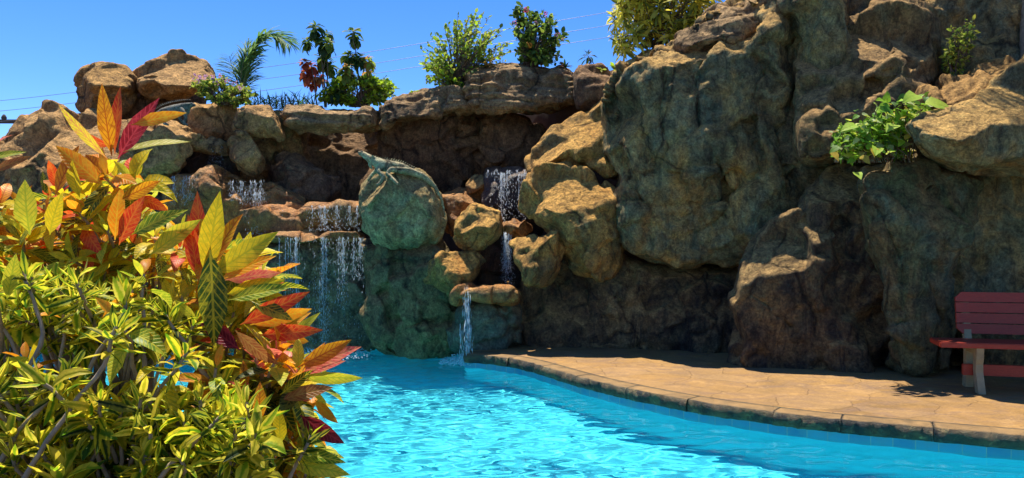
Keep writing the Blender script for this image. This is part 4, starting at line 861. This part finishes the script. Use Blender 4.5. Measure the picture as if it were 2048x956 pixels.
cluster_plant('thin stem with one lone leaf cluster at its top right of the taller pair', [((728, 212), (706, 62)), ((730, 212), (738, 115)), ((722, 212), (700, 120))],
    [(706, 62, 1.1, 0), (712, 75, .8, 0), (700, 108, 1.0, 0), (722, 112, 1.1, 0), (735, 118, .9, 3), (690, 140, 1.0, 0), (696, 132, .8, 3), (738, 140, .8, 3), (680, 160, 1.1, 2), (670, 180, 1., 0)], 12.45, 232, RP)
shrub('bright_bush', 'bright lime green bush with fine leaves on the ledge', 'shrub', [(715, 178, 62, 30), (765, 180, 28, 26), (660, 190, 24, 22)], (715, 214), 12.55, 260, .075, .32, [BG, BG, LG, MG], 240, 11)
shrub('leafy_shrub', 'loose yellow green leafy shrub growing behind the sloping slab', 'shrub', [(910, 108, 60, 66), (945, 66, 48, 46), (868, 116, 36, 42), (992, 88, 34, 44), (885, 142, 46, 30), (930, 40, 20, 24)], (915, 172), 12.2, 240, .075, .32, [LG, LG, YG, BG, BG, MG], 241, 7, .6)
spiky('small orange red bromeliad beside the leafy shrub', 974, 132, 11.9, 22, .22, 242, [((.6, .16, .03), (.65, .35, .08)), ((.3, .2, .03), (.5, .3, .06)), DG], 'bromeliad', .09, (10, 85), k=1)
shrub('flowering_shrub', 'upright dark green shrub with pink flower heads on the layered block', 'shrub', [(1078, 70, 40, 55), (1050, 50, 26, 42), (1112, 60, 24, 34), (1060, 110, 28, 22), (1085, 110, 40, 20)], (1062, 135), 12.0, 170, .09, .36, [MG, MG, LG, DG], 243, 7, .45,
      flowers=[(1052, 20, .05, 16, HOT), (1030, 46, .045, 12, PINK), (1091, 28, .04, 10, HOT), (1114, 70, .045, 10, PINK), (1058, 90, .05, 12, (.8, .36, .05)), (1127, 78, .03, 8, PINK), (1072, 45, .03, 8, PINK)])
spiky('small pinkish leafed plant at the foot of the flowering shrub', 1130, 134, 11.9, 20, .17, 244, [DG, ((.22, .12, .1), (.3, .2, .15))], 'small_plant', .12, (10, 80), k=1)
o_ = cluster_plant('small dark palm like plant standing alone on the skyline', [((1176, 135), (1176, 112))], [(1176, 108, 1.0, 0)], 11.7, 245, [[DG, BGN]], .19, .09, 22, 'small_dark_plant', (15, 120))
spiky('small bright green weed on the crest of the tall rock', 1228, 138, 11.0, 14, .12, 246, [BG, LG], 'weed', .2, (10, 70), k=1)
spiky('tiny pale green weed in the gap left of the tall rock', 1203, 140, 11.4, 12, .10, 247, [LG, YG], 'tiny_weed', .2, (30, 90), k=1)
spiky('tiny sprig of weed by the sloping slab', 828, 188, 12.1, 12, .12, 248, [LG, BG], 'weed_sprig', .18, (10, 70), k=1)
# yellow variegated shrub on top of the tall rock
rng = np.random.RandomState(250); o = empty('yellow_shrub', P(1320, 90, 10.9), 'yellow variegated shrub with bare cane stems on the tall rock', 'shrub'); Lv = Leaves('narrow'); m = MB()
YV = ((.74, .64, .05), (.84, .76, .16)); YV2 = ((.50, .50, .03), (.74, .64, .08)); YV3 = ((.10, .15, .02), (.3, .3, .05))
pts_ = sample_poly([(1222, 40), (1240, -10), (1260, -60), (1420, -70), (1440, -20), (1410, 20), (1380, 50), (1300, 50), (1250, 30)], 15, rng, 3000, 90) + [(1235, 85), (1245, 72), (1228, 70), (1262, 55), (1400, 10), (1270, 62), (1350, 55), (1380, 40)]
for p in pts_:
    D = 10.8 + rng.uniform(-.35, .35); t = P(p[0], p[1], D); b0 = P(1320 + rng.normal(0, 26), 95, 10.9 + rng.normal(0, .1)); ax = unit(unit(t - b0) * .6 + np.array([0, -.2, .5]) + rng.normal(0, .35, 3))
    c = curve(b0, t, np.array([0, 0, .12]), 8, rng, .012); m.tube(c, np.linspace(.010, .005, 8), 4)
    for q in range(2): rosette(Lv, t - ax * .08 * q, ax, 18, .19, .115, [YV, YV, YV2, YV3] if p[1] > -20 else [YV2, YV3, YV], rng, spread=(20, 125), curl=(.3, 1.2), nodes=.6)
Lv.build('foliage', ML_pl, o, 4); m.build('stem', M_bstem, o)
# trailing vine
rng = np.random.RandomState(260); o = empty('trailing_vine', P(1745, 330, 8.1), 'bright green heart leaved vine spilling from the ledge above the column', 'vine'); Lv = Leaves('heart'); m = MB()
VG = ((.26, .50, .02), (.42, .60, .06)); VG2 = ((.14, .34, .025), (.24, .42, .05)); VG3 = ((.50, .62, .03), (.66, .70, .16)); VG4 = ((.06, .17, .025), (.12, .25, .04)); VY = ((.62, .40, .03), (.6, .5, .1)); VP = ((.46, .56, .20), (.62, .66, .34))
vb = [(1745, 265, 62, 52), (1800, 225, 52, 36), (1700, 275, 36, 40), (1780, 290, 40, 34), (1845, 200, 28, 22), (1690, 310, 20, 22)]
wts = np.array([b[2] * b[3] for b in vb], float); wts /= wts.sum()
for i in range(95):
    b = vb[rng.choice(len(vb), p=wts)]; r = rng.uniform(0, 1) ** .5; th = rng.uniform(0, 6.28); D = 8.0 + rng.uniform(-.25, .3); t = P(b[0] + b[2] * r * math.cos(th), b[1] + b[3] * r * math.sin(th), D)
    b0 = P(np.clip(b[0], 1700, 1810) + rng.normal(0, 15), 325, 8.15 + rng.normal(0, .08)); c = curve(b0, t, (0, -.05, .15), 8, rng, .012); m.tube(c, np.linspace(.006, .003, 8), 4)
    for k in range(8):
        j = 7 - int(k * .7); j = max(2, j); d = unit(np.array([rng.normal(0, .8), -.55 + rng.normal(0, .4), rng.normal(.05, .45)])); up = unit(np.array([rng.normal(0, .3), -.55, .8]) + rng.normal(0, .2, 3)); p = [VG, VG, VG2, VG2, VG3, VG4, VP][rng.randint(7)] if rng.rand() > .03 else VY; jt = rng.uniform(.75, 1.2)
        ln = .085 * rng.uniform(.6, 1.45); Lv.add(c[j] + rng.normal(0, .02, 3), d, up, ln, ln * .36, rng.uniform(.2, .9), rng.uniform(.05, .3), np.array(p[0]) * jt, np.array(p[1]) * jt)
for (x, y, ln, dx) in ((1850, 205, .26, .9), (1835, 190, .24, -.6), (1790, 250, .2, -.4), (1755, 295, .18, -.2), (1712, 250, .2, -.8), (1712, 345, .14, 0)):
    Lv.add(P(x, y, 7.75), (dx, -.4, -.15), (0, -.6, .8), ln, ln * .32, .5, .2, np.array(VG[0]) * 1.1, np.array(VG3[1]))
for (x, y) in ((1748, 296), (1840, 240), (1665, 305), (1722, 312)): Lv.add(P(x, y, 7.72), (rng.normal(0, .5), -.5, -.5), (0, -.8, .6), .12, .042, .3, .2, np.array(VY[0]), np.array(VY[1]))
Lv.build('foliage', ML_pl, o, 5); m.build('stem', M_bstem, o)
shrub('sapling', 'feathery yellow green sapling against the shaded top wall', 'plant', [(1915, 95, 26, 48), (1905, 130, 22, 24), (1935, 62, 18, 24), (1945, 45, 6, 8)], (1912, 158), 8.6, 60, .07, .22, [YG, MG, LG, YG], 270, 9, .2, droop=1.0, tail=.6)
# tall palm at the frame edge
rng = np.random.RandomState(280); pb = P(2056, 130, 9.0); o = empty('tall_palm', pb, 'grey ringed palm trunk standing on the rocks at the edge', 'palm'); m = MB()
zs = np.linspace(-.4, 3.6, 70); m.tube([pb + np.array([.02 * math.sin(z), 0, z]) for z in zs], .085 + .006 * (np.arange(70) % 2), 14); m.build('trunk', M_stem, o)
Lv = Leaves('narrow'); m = MB(); topp = pb + np.array([0, 0, 3.6])
for k in range(11):
    a = k * 2.4; d = np.array([math.cos(a), math.sin(a), 0]); c = np.array([topp, topp + d * .5 + np.array([0, 0, .5]), topp + d * 1.2 + np.array([0, 0, .45]), topp + d * 1.8 + np.array([0, 0, -.1])]); c = resample(chaikin(c, 3, False), .03, False); m.tube(c[::4], np.linspace(.018, .005, len(c[::4])), 5)
    for j in range(4, len(c) - 1, 1):
        ax = unit(c[j + 1] - c[j]); sd = unit(np.cross(ax, [0, 0, 1]))
        for s_ in (-1, 1): Lv.add(c[j], ax * .6 + sd * s_ + rng.normal(0, .1, 3), (0, 0, 1), .42, .011, .9, .2, np.array(PG[0]), np.array(PG[1]))
Lv.build('crown', ML_pl, o, 6); m.build('frond_stem', M_gstem, o)
# ------------------------------------------------------------------ falling water
M_drop, n_, l_, b_ = new_mat('falling_water'); b_.inputs['Base Color'].default_value = (.80, .88, .93, 1); b_.inputs['Roughness'].default_value = .12; b_.inputs['Specular IOR Level'].default_value = .6
tr_ = n_.new('ShaderNodeBsdfTranslucent'); tr_.inputs[0].default_value = (.85, .92, .97, 1); mx_ = n_.new('ShaderNodeMixShader'); mx_.inputs[0].default_value = .5
l_.new(b_.outputs[0], mx_.inputs[1]); l_.new(tr_.outputs[0], mx_.inputs[2]); tp_ = n_.new('ShaderNodeBsdfTransparent'); m3_ = n_.new('ShaderNodeMixShader'); m3_.inputs[0].default_value = .42; l_.new(mx_.outputs[0], m3_.inputs[1]); l_.new(tp_.outputs[0], m3_.inputs[2]); l_.new(m3_.outputs[0], n_['Material Output'].inputs[0])
OCT_F = np.array([(0, 2, 4), (2, 1, 4), (1, 3, 4), (3, 0, 4), (2, 0, 5), (1, 2, 5), (3, 1, 5), (0, 3, 5)])
def drops(C, r, h):
    n = len(C); V = np.zeros((n, 6, 3)); V += C[:, None]
    V[:, 0, 0] += r; V[:, 1, 0] -= r; V[:, 2, 1] += r; V[:, 3, 1] -= r; V[:, 4, 2] += h; V[:, 5, 2] -= h
    return V.reshape(-1, 3), (OCT_F[None] + 6 * np.arange(n)[:, None, None]).reshape(-1, 3)
def waterfall(label, cols, D, n, seed, rad=(.0014, .0038), ln=(.004, .024), lips=(), out=.12, threads=0):
    """cols: (x0, x1, ytop, ybottom, weight) runs of falling water"""
    rng = np.random.RandomState(seed); w = np.array([c[4] for c in cols], float); w /= w.sum(); C = []; rr = []; hh = []
    strands = {}
    for i in range(n):
        k = rng.choice(len(cols), p=w); x0, x1, y0, y1, _ = cols[k]
        if k not in strands: strands[k] = rng.uniform(x0, x1, max(3, int((x1 - x0) / 11)))
        f = rng.uniform(0, 1) ** 1.15
        x = rng.choice(strands[k]) + rng.normal(0, 1.2 + 4.5 * f) if rng.rand() < .75 else rng.uniform(x0, x1); y = y0 + (y1 - y0) * f
        C.append(P(x, y, D - .02 - out * math.sqrt(f) + rng.normal(0, .03))); s_ = rng.uniform(0, 1) ** 2
        rr.append(rad[0] + (rad[1] - rad[0]) * s_); hh.append(ln[0] + (ln[1] - ln[0]) * rng.uniform(0, 1) ** 1.5 * (1.2 - .6 * f))
    V, Fc = drops(np.array(C), np.array(rr), np.array(hh)); V = [V]; Fc = [Fc]; nn = len(V[0])
    for k, c in enumerate(cols):
        for x in strands.get(k, [])[:threads]:
            f1 = rng.uniform(.45, 1.0); q = np.array([P(x + rng.normal(0, .6), c[2] + (c[3] - c[2]) * f, D - .02 - out * math.sqrt(f)) for f in np.linspace(0, f1, 12)])
            v, f_ = tube(q, np.linspace(.0032, .0011, 12) * rng.uniform(.5, 1.3), 5); f_ = np.array(f_); V.append(v); Fc.append(np.vstack([f_[:, [0, 1, 2]], f_[:, [0, 2, 3]]]) + nn); nn += len(v)
    return tag(mesh_obj('waterfall', np.vstack(V), np.vstack(Fc), M_drop), label, 'waterfall')
waterfall('widest water curtain dropping from the lowest ledge into the pool', [(552, 735, 476, 690, 3), (580, 600, 476, 640, 1.2), (640, 662, 476, 690, 2.2), (672, 690, 476, 620, 1.2), (700, 728, 476, 560, .8), (555, 640, 560, 690, 1)], 10.82, 2400, 301, threads=4, rad=(.0012, .0038), ln=(.006, .03))
waterfall('short fan of white water on the middle step beside the iguana boulder', [(648, 690, 412, 462, 2), (612, 648, 412, 462, .8), (690, 716, 412, 462, 1)], 11.03, 600, 302, threads=8, rad=(.0014, .0042))
waterfall('broken white cascade running over the left terraces', [(455, 530, 362, 402, 1.6), (480, 540, 384, 412, 1), (490, 545, 420, 470, 1.6), (545, 580, 420, 465, .4)], 11.2, 1000, 303, threads=6)
waterfall('thin splashing fall at the left end of the terraces', [(330, 375, 352, 410, 1.3), (362, 392, 372, 400, 1), (376, 396, 352, 378, .4)], 11.35, 450, 304, threads=4)
waterfall('faint trickle in the dark gap under the grey iguana', [(405, 450, 292, 340, 1)], 11.85, 90, 305, rad=(.002, .004))
waterfall('upper half of the narrow cascade between the boulders', [(978, 1052, 346, 440, 2), (1000, 1030, 346, 445, 2.4), (970, 1050, 340, 356, .5)], 10.9, 800, 306, threads=7, rad=(.0014, .0042))
waterfall('lower half of the narrow cascade below the rusty step', [(1002, 1024, 470, 570, 2), (1008, 1020, 466, 545, 1.5)], 10.45, 1100, 307, threads=6, rad=(.0014, .0042))
waterfall('thin spout of water pouring from the rusty orange rock into the pool', [(930, 940, 582, 712, 2), (920, 942, 650, 714, .5)], 9.86, 300, 308, threads=5, rad=(.0016, .005), ln=(.02, .08), out=.16)
# foam where the spout lands, and splashes under the curtain
def splash(label, x, y, D, rx, n, seed, hz=.06):
    rng = np.random.RandomState(seed); c = P(x, y, D); a = rng.uniform(0, 6.28, n); r = rx * rng.uniform(0, 1, n) ** .8; z = np.abs(rng.normal(0, hz, n)) * (1 - r / rx * .7)
    V, Fc = drops(np.stack([c[0] + r * np.cos(a), c[1] + r * np.sin(a) * .8, .012 + z], 1), rng.uniform(.004, .012, n), rng.uniform(.004, .014, n)); return tag(mesh_obj('splash', V, Fc, M_drop), label, 'splash')
splash('white splash where the thin spout meets the pool', 926, 716, 9.9, .30, 700, 321, .06)
splash('faint spray where the widest curtain meets the pool', 640, 700, 10.55, .75, 600, 322, .05)

# ------------------------------------------------------------------ iguana statues
def skin_body(name, chains, mat, parent, sub=2):
    """chains: list of lists of (point, radius); later chains start at an existing point given as index"""
    V = []; E = []; Rd = []
    for ch in chains:
        prev = None
        for it in ch:
            if isinstance(it, int): prev = it; continue
            V.append(it[0]); Rd.append(it[1]); i = len(V) - 1
            if prev is not None: E.append((prev, i))
            prev = i
    me = bpy.data.meshes.new('b'); me.from_pydata([tuple(v) for v in V], E, []); ob = bpy.data.objects.new('b', me); COL.objects.link(ob)
    sk = ob.modifiers.new('s', 'SKIN'); sk.use_smooth_shade = True; sk.branch_smoothing = .5
    for i, d in enumerate(me.skin_vertices[0].data): d.radius = (Rd[i] if not isinstance(Rd[i], tuple) else Rd[i][0],) * 2; d.use_root = (i == 3)
    ss = ob.modifiers.new('u', 'SUBSURF'); ss.levels = sub
    ev = ob.evaluated_get(bpy.context.evaluated_depsgraph_get()); m2 = ev.to_mesh(); vv = np.array([tuple(v.co) for v in m2.vertices]); ff = [tuple(p.vertices) for p in m2.polygons]; ev.to_mesh_clear()
    bpy.data.objects.remove(ob); bpy.data.meshes.remove(me)
    vv = vv + .004 * fbm(vv * 30, 3)[:, None]
    return mesh_obj(name, vv, ff, mat, parent)
def iguana(label, D, body, legs, spines, mat, eye, seed, base):
    o = empty('iguana_statue', P(*base, D), label, 'statue')
    ch = [[(P(x, y, D + dd), r) for (x, y, dd, r) in body]]; n = len(body)
    for (att, pts) in legs: ch.append([att] + [(P(x, y, D + dd), r) for (x, y, dd, r) in pts])
    skin_body('body', ch, mat, o)
    m = MB(); rng = np.random.RandomState(seed)
    sp = chaikin([P(x, y, D + dd) for (x, y, dd) in spines], 2, False); sp = resample(sp, .028, False)
    for i, p in enumerate(sp):
        h = .032 * math.sin(math.pi * (.12 + .8 * i / len(sp))) * rng.uniform(.8, 1.2); t = unit(sp[min(i + 1, len(sp) - 1)] - sp[max(i - 1, 0)]); up = unit(np.cross(np.cross(t, [0, 0, 1]), t)); up = up if up[2] > 0 else -up
        q = [p - t * .012, p + t * .012, p + np.array([0, .008, 0]), p - np.array([0, .008, 0]), p + up * h + t * .012]
        m.add(q, [(0, 3, 4), (3, 1, 4), (1, 2, 4), (2, 0, 4), (0, 2, 1, 3)])
    m.build('crest', mat, o, False)
    me = MB(); bm = bmesh.new(); bmesh.ops.create_uvsphere(bm, u_segments=8, v_segments=6, radius=.011); bm.verts.index_update(); me.add(np.array([tuple(v.co) for v in bm.verts]) + P(*eye), [tuple(v.index for v in f.verts) for f in bm.faces]); bm.free()
    me.build('eye', simple_mat('statue_eye', (.05, .05, .04), .3), o)
    return o
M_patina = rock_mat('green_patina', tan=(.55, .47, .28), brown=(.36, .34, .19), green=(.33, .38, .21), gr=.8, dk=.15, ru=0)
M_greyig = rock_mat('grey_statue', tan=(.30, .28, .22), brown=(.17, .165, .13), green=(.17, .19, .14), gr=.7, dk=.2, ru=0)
iguana('green painted iguana statue with raised head lying on the round green boulder', 10.14,
    [(715, 304, 0, .022), (723, 306, 0, .042), (735, 313, 0, .052), (748, 323, 0.02, .062), (765, 329, .05, .078), (785, 333, .10, .088), (808, 338, .15, .082), (830, 345, .20, .062), (850, 355, .26, .042), (870, 374, .32, .028), (884, 400, .36, .018), (890, 432, .38, .010)],
    [(4, [(756, 343, -.04, .034), (768, 352, -.08, .027), (760, 366, -.10, .022), (752, 370, -.13, .012)]), (4, [(752, 342, .12, .03), (742, 352, .10, .024), (736, 362, .06, .018)]),
     (7, [(806, 340, .08, .044), (780, 338, .02, .034), (774, 348, -.02, .028), (790, 362, -.08, .022), (796, 368, -.12, .012)]), (2, [(740, 330, 0, .026), (744, 338, 0, .012)])],
    [(732, 307, 0), (748, 314, .02), (765, 318, .05), (785, 320, .10), (808, 326, .15), (830, 336, .20), (850, 349, .26)], M_patina, (724, 303, 10.09), 401, (790, 345))
iguana('grey spiny backed iguana statue crouching on the left tan boulder', 11.35,
    [(392, 211, 0, .024), (384, 209, 0, .042), (372, 210, 0, .050), (358, 215, .02, .062), (342, 220, .04, .082), (326, 225, .06, .080), (312, 232, .08, .060), (298, 240, .10, .042), (278, 248, .12, .03), (258, 252, .14, .018)],
    [(3, [(366, 222, -.06, .034), (372, 234, -.07, .027), (368, 247, -.08, .02), (376, 250, -.10, .012)]), (3, [(362, 222, .10, .032), (358, 236, .10, .026), (368, 248, .08, .018)]),
     (6, [(322, 236, -.06, .040), (336, 236, -.08, .03), (326, 246, -.08, .024), (338, 250, -.10, .014)]), (2, [(376, 222, 0, .03), (374, 230, 0, .014)])],
    [(380, 200, 0), (368, 200, 0), (354, 203, .02), (338, 206, .04), (322, 212, .06), (308, 221, .08), (294, 231, .10)], M_greyig, (383, 206, 11.30), 402, (340, 240))

# ------------------------------------------------------------------ bench
M_red = simple_mat('red_paint', (.33, .036, .014), .5, .22, 14, .25, .004, stretch=(1, 6, 6))
M_conc = simple_mat('cream_concrete', (.31, .24, .12), .8, .18, 18, .4, .004)
ang = R(-14); ux = np.array([math.cos(ang), math.sin(ang), 0]); uy = np.array([-math.sin(ang), math.cos(ang), 0]); uz = np.array([0, 0, 1.])
O = np.array([3.85, 7.22, DECKZ + .004])                    # left front corner of the seat, at deck height
RM = np.stack([ux, uy, uz], 1)
def W_(x, y, z): return O + ux * x + uy * y + uz * z
be = empty('park_bench', W_(.9, .2, 0), 'dark red slatted bench on cream concrete legs against the rock wall', 'bench')
tilt = R(9); ct, st_ = math.cos(tilt), math.sin(tilt)
m = MB(); m.box(W_(.92, .19, .425), (.92, .19, .024), RM, .008); m.build('seat', M_red, be, False)
RB = RM @ np.array([[1, 0, 0], [0, ct, st_], [0, -st_, ct]])
for k in range(4):
    z = .535 + k * .098; hgt = .045; y = .40 + (z - .45) * math.tan(tilt); x0, x1 = .24, 1.84; ch = .05
    prof = [(x0, -hgt), (x1, -hgt), (x1, hgt), (x0, hgt)]
    if k == 3: prof = [(x0, -hgt), (x1, -hgt), (x1, hgt - ch), (x1 - ch, hgt), (x0 + ch, hgt), (x0, hgt - ch)]
    if k == 0: prof = [(x0 + ch, -hgt), (x1 - ch, -hgt), (x1, -hgt + ch), (x1, hgt), (x0, hgt), (x0, -hgt + ch)]
    n = len(prof); V = []
    for t in (-.018, .018):
        for (x, zz) in prof: V.append(W_(x, y + zz * st_ + t * ct, z + zz * ct - t * st_))
    m = MB(); m.add(V, [tuple(range(n)), tuple(range(2 * n - 1, n - 1, -1))] + [(i, n + i, n + (i + 1) % n, (i + 1) % n) for i in range(n)]); m.build('back_slat', M_red, be, False)
m = MB(); m.box(W_(1.02, .16, .19), (.80, .022, .05), RM, .005); m.build('stretcher', M_red, be, False)
def leg(xc):
    m = MB()
    def strip(profile, hw):
        n = len(profile); V = []
        for s_ in (-hw, hw):
            for (y, z) in profile: V.append(W_(xc + s_, y, z))
        m.add(V, [tuple(range(n)), tuple(range(2 * n - 1, n - 1, -1))] + [(i, n + i, n + (i + 1) % n, (i + 1) % n) for i in range(n)])
    strip([(.07, 0), (-.03, 0), (.045, .18), (.05, .25), (.03, .30), (.02, .40), (.12, .40), (.125, .30), (.13, .20)], .03)     # front leg
    strip([(.44, 0), (.34, 0), (.31, .20), (.32, .40), (.40, .40), (.40, .20)], .034)                                             # rear leg
    strip([(.12, .34), (.32, .34), (.32, .40), (.12, .40)], .032)                                                                # bearer
    strip([(.345, .34), (.42, .34), (.51, .84), (.475, .84)], .03)                                                             # back support
    return m.build('leg', M_conc, be, False)
leg(.33); leg(1.52)

# ------------------------------------------------------------------ power lines and pole
M_wire = simple_mat('wire', (.20, .20, .20), .4, .1, 5); M_wood = simple_mat('pole_wood', (.10, .075, .055), .9, .3, 8)
for k, (pts, lab) in enumerate(((([(-700, 270), (0, 202), (150, 185), (560, 131), (740, 104), (1235, 22), (1800, -80)]), 'topmost of the three power lines crossing the sky'),
                               (([(-700, 285), (0, 223), (150, 206), (560, 154), (760, 126), (1235, 47), (1800, -40)]), 'middle of the three power lines crossing the sky'),
                               (([(-700, 300), (0, 244), (150, 228), (560, 178), (780, 142), (1235, 71), (1800, -10)]), 'lowest of the three power lines crossing the sky'))):
    q = np.array([P(x, y, 26) for x, y in pts]); q = resample(chaikin(q, 2, False), .6, False); m = MB(); m.tube(q, .0075, 5); w = m.build('power_line', M_wire); tag(w, lab, 'cable', 'power lines')
pp = empty('utility_pole', P(-60, 470, 27), 'dark utility pole crossarm poking in at the left edge of the sky', 'pole'); m = MB(); b0 = P(-60, 470, 27); m.tube([(b0[0], 27, .05), (b0[0], 27, 6.3)], [.15, .12], 10); m.build('post', M_wood, pp)
m = MB(); a = P(-60, 243, 27); m.box((a[0] + .5, 27, a[2]), (1.1, .07, .06)); m.build('crossarm', M_wood, pp, False)
for x in (8,):
    q = P(x, 236, 27); m = MB(); m.tube([q + np.array([0, 0, -.10]), q, q + np.array([0, 0, .06]), q + np.array([0, 0, .12])], [.05, .09, .07, .03], 8); m.build('insulator', M_wood, pp)
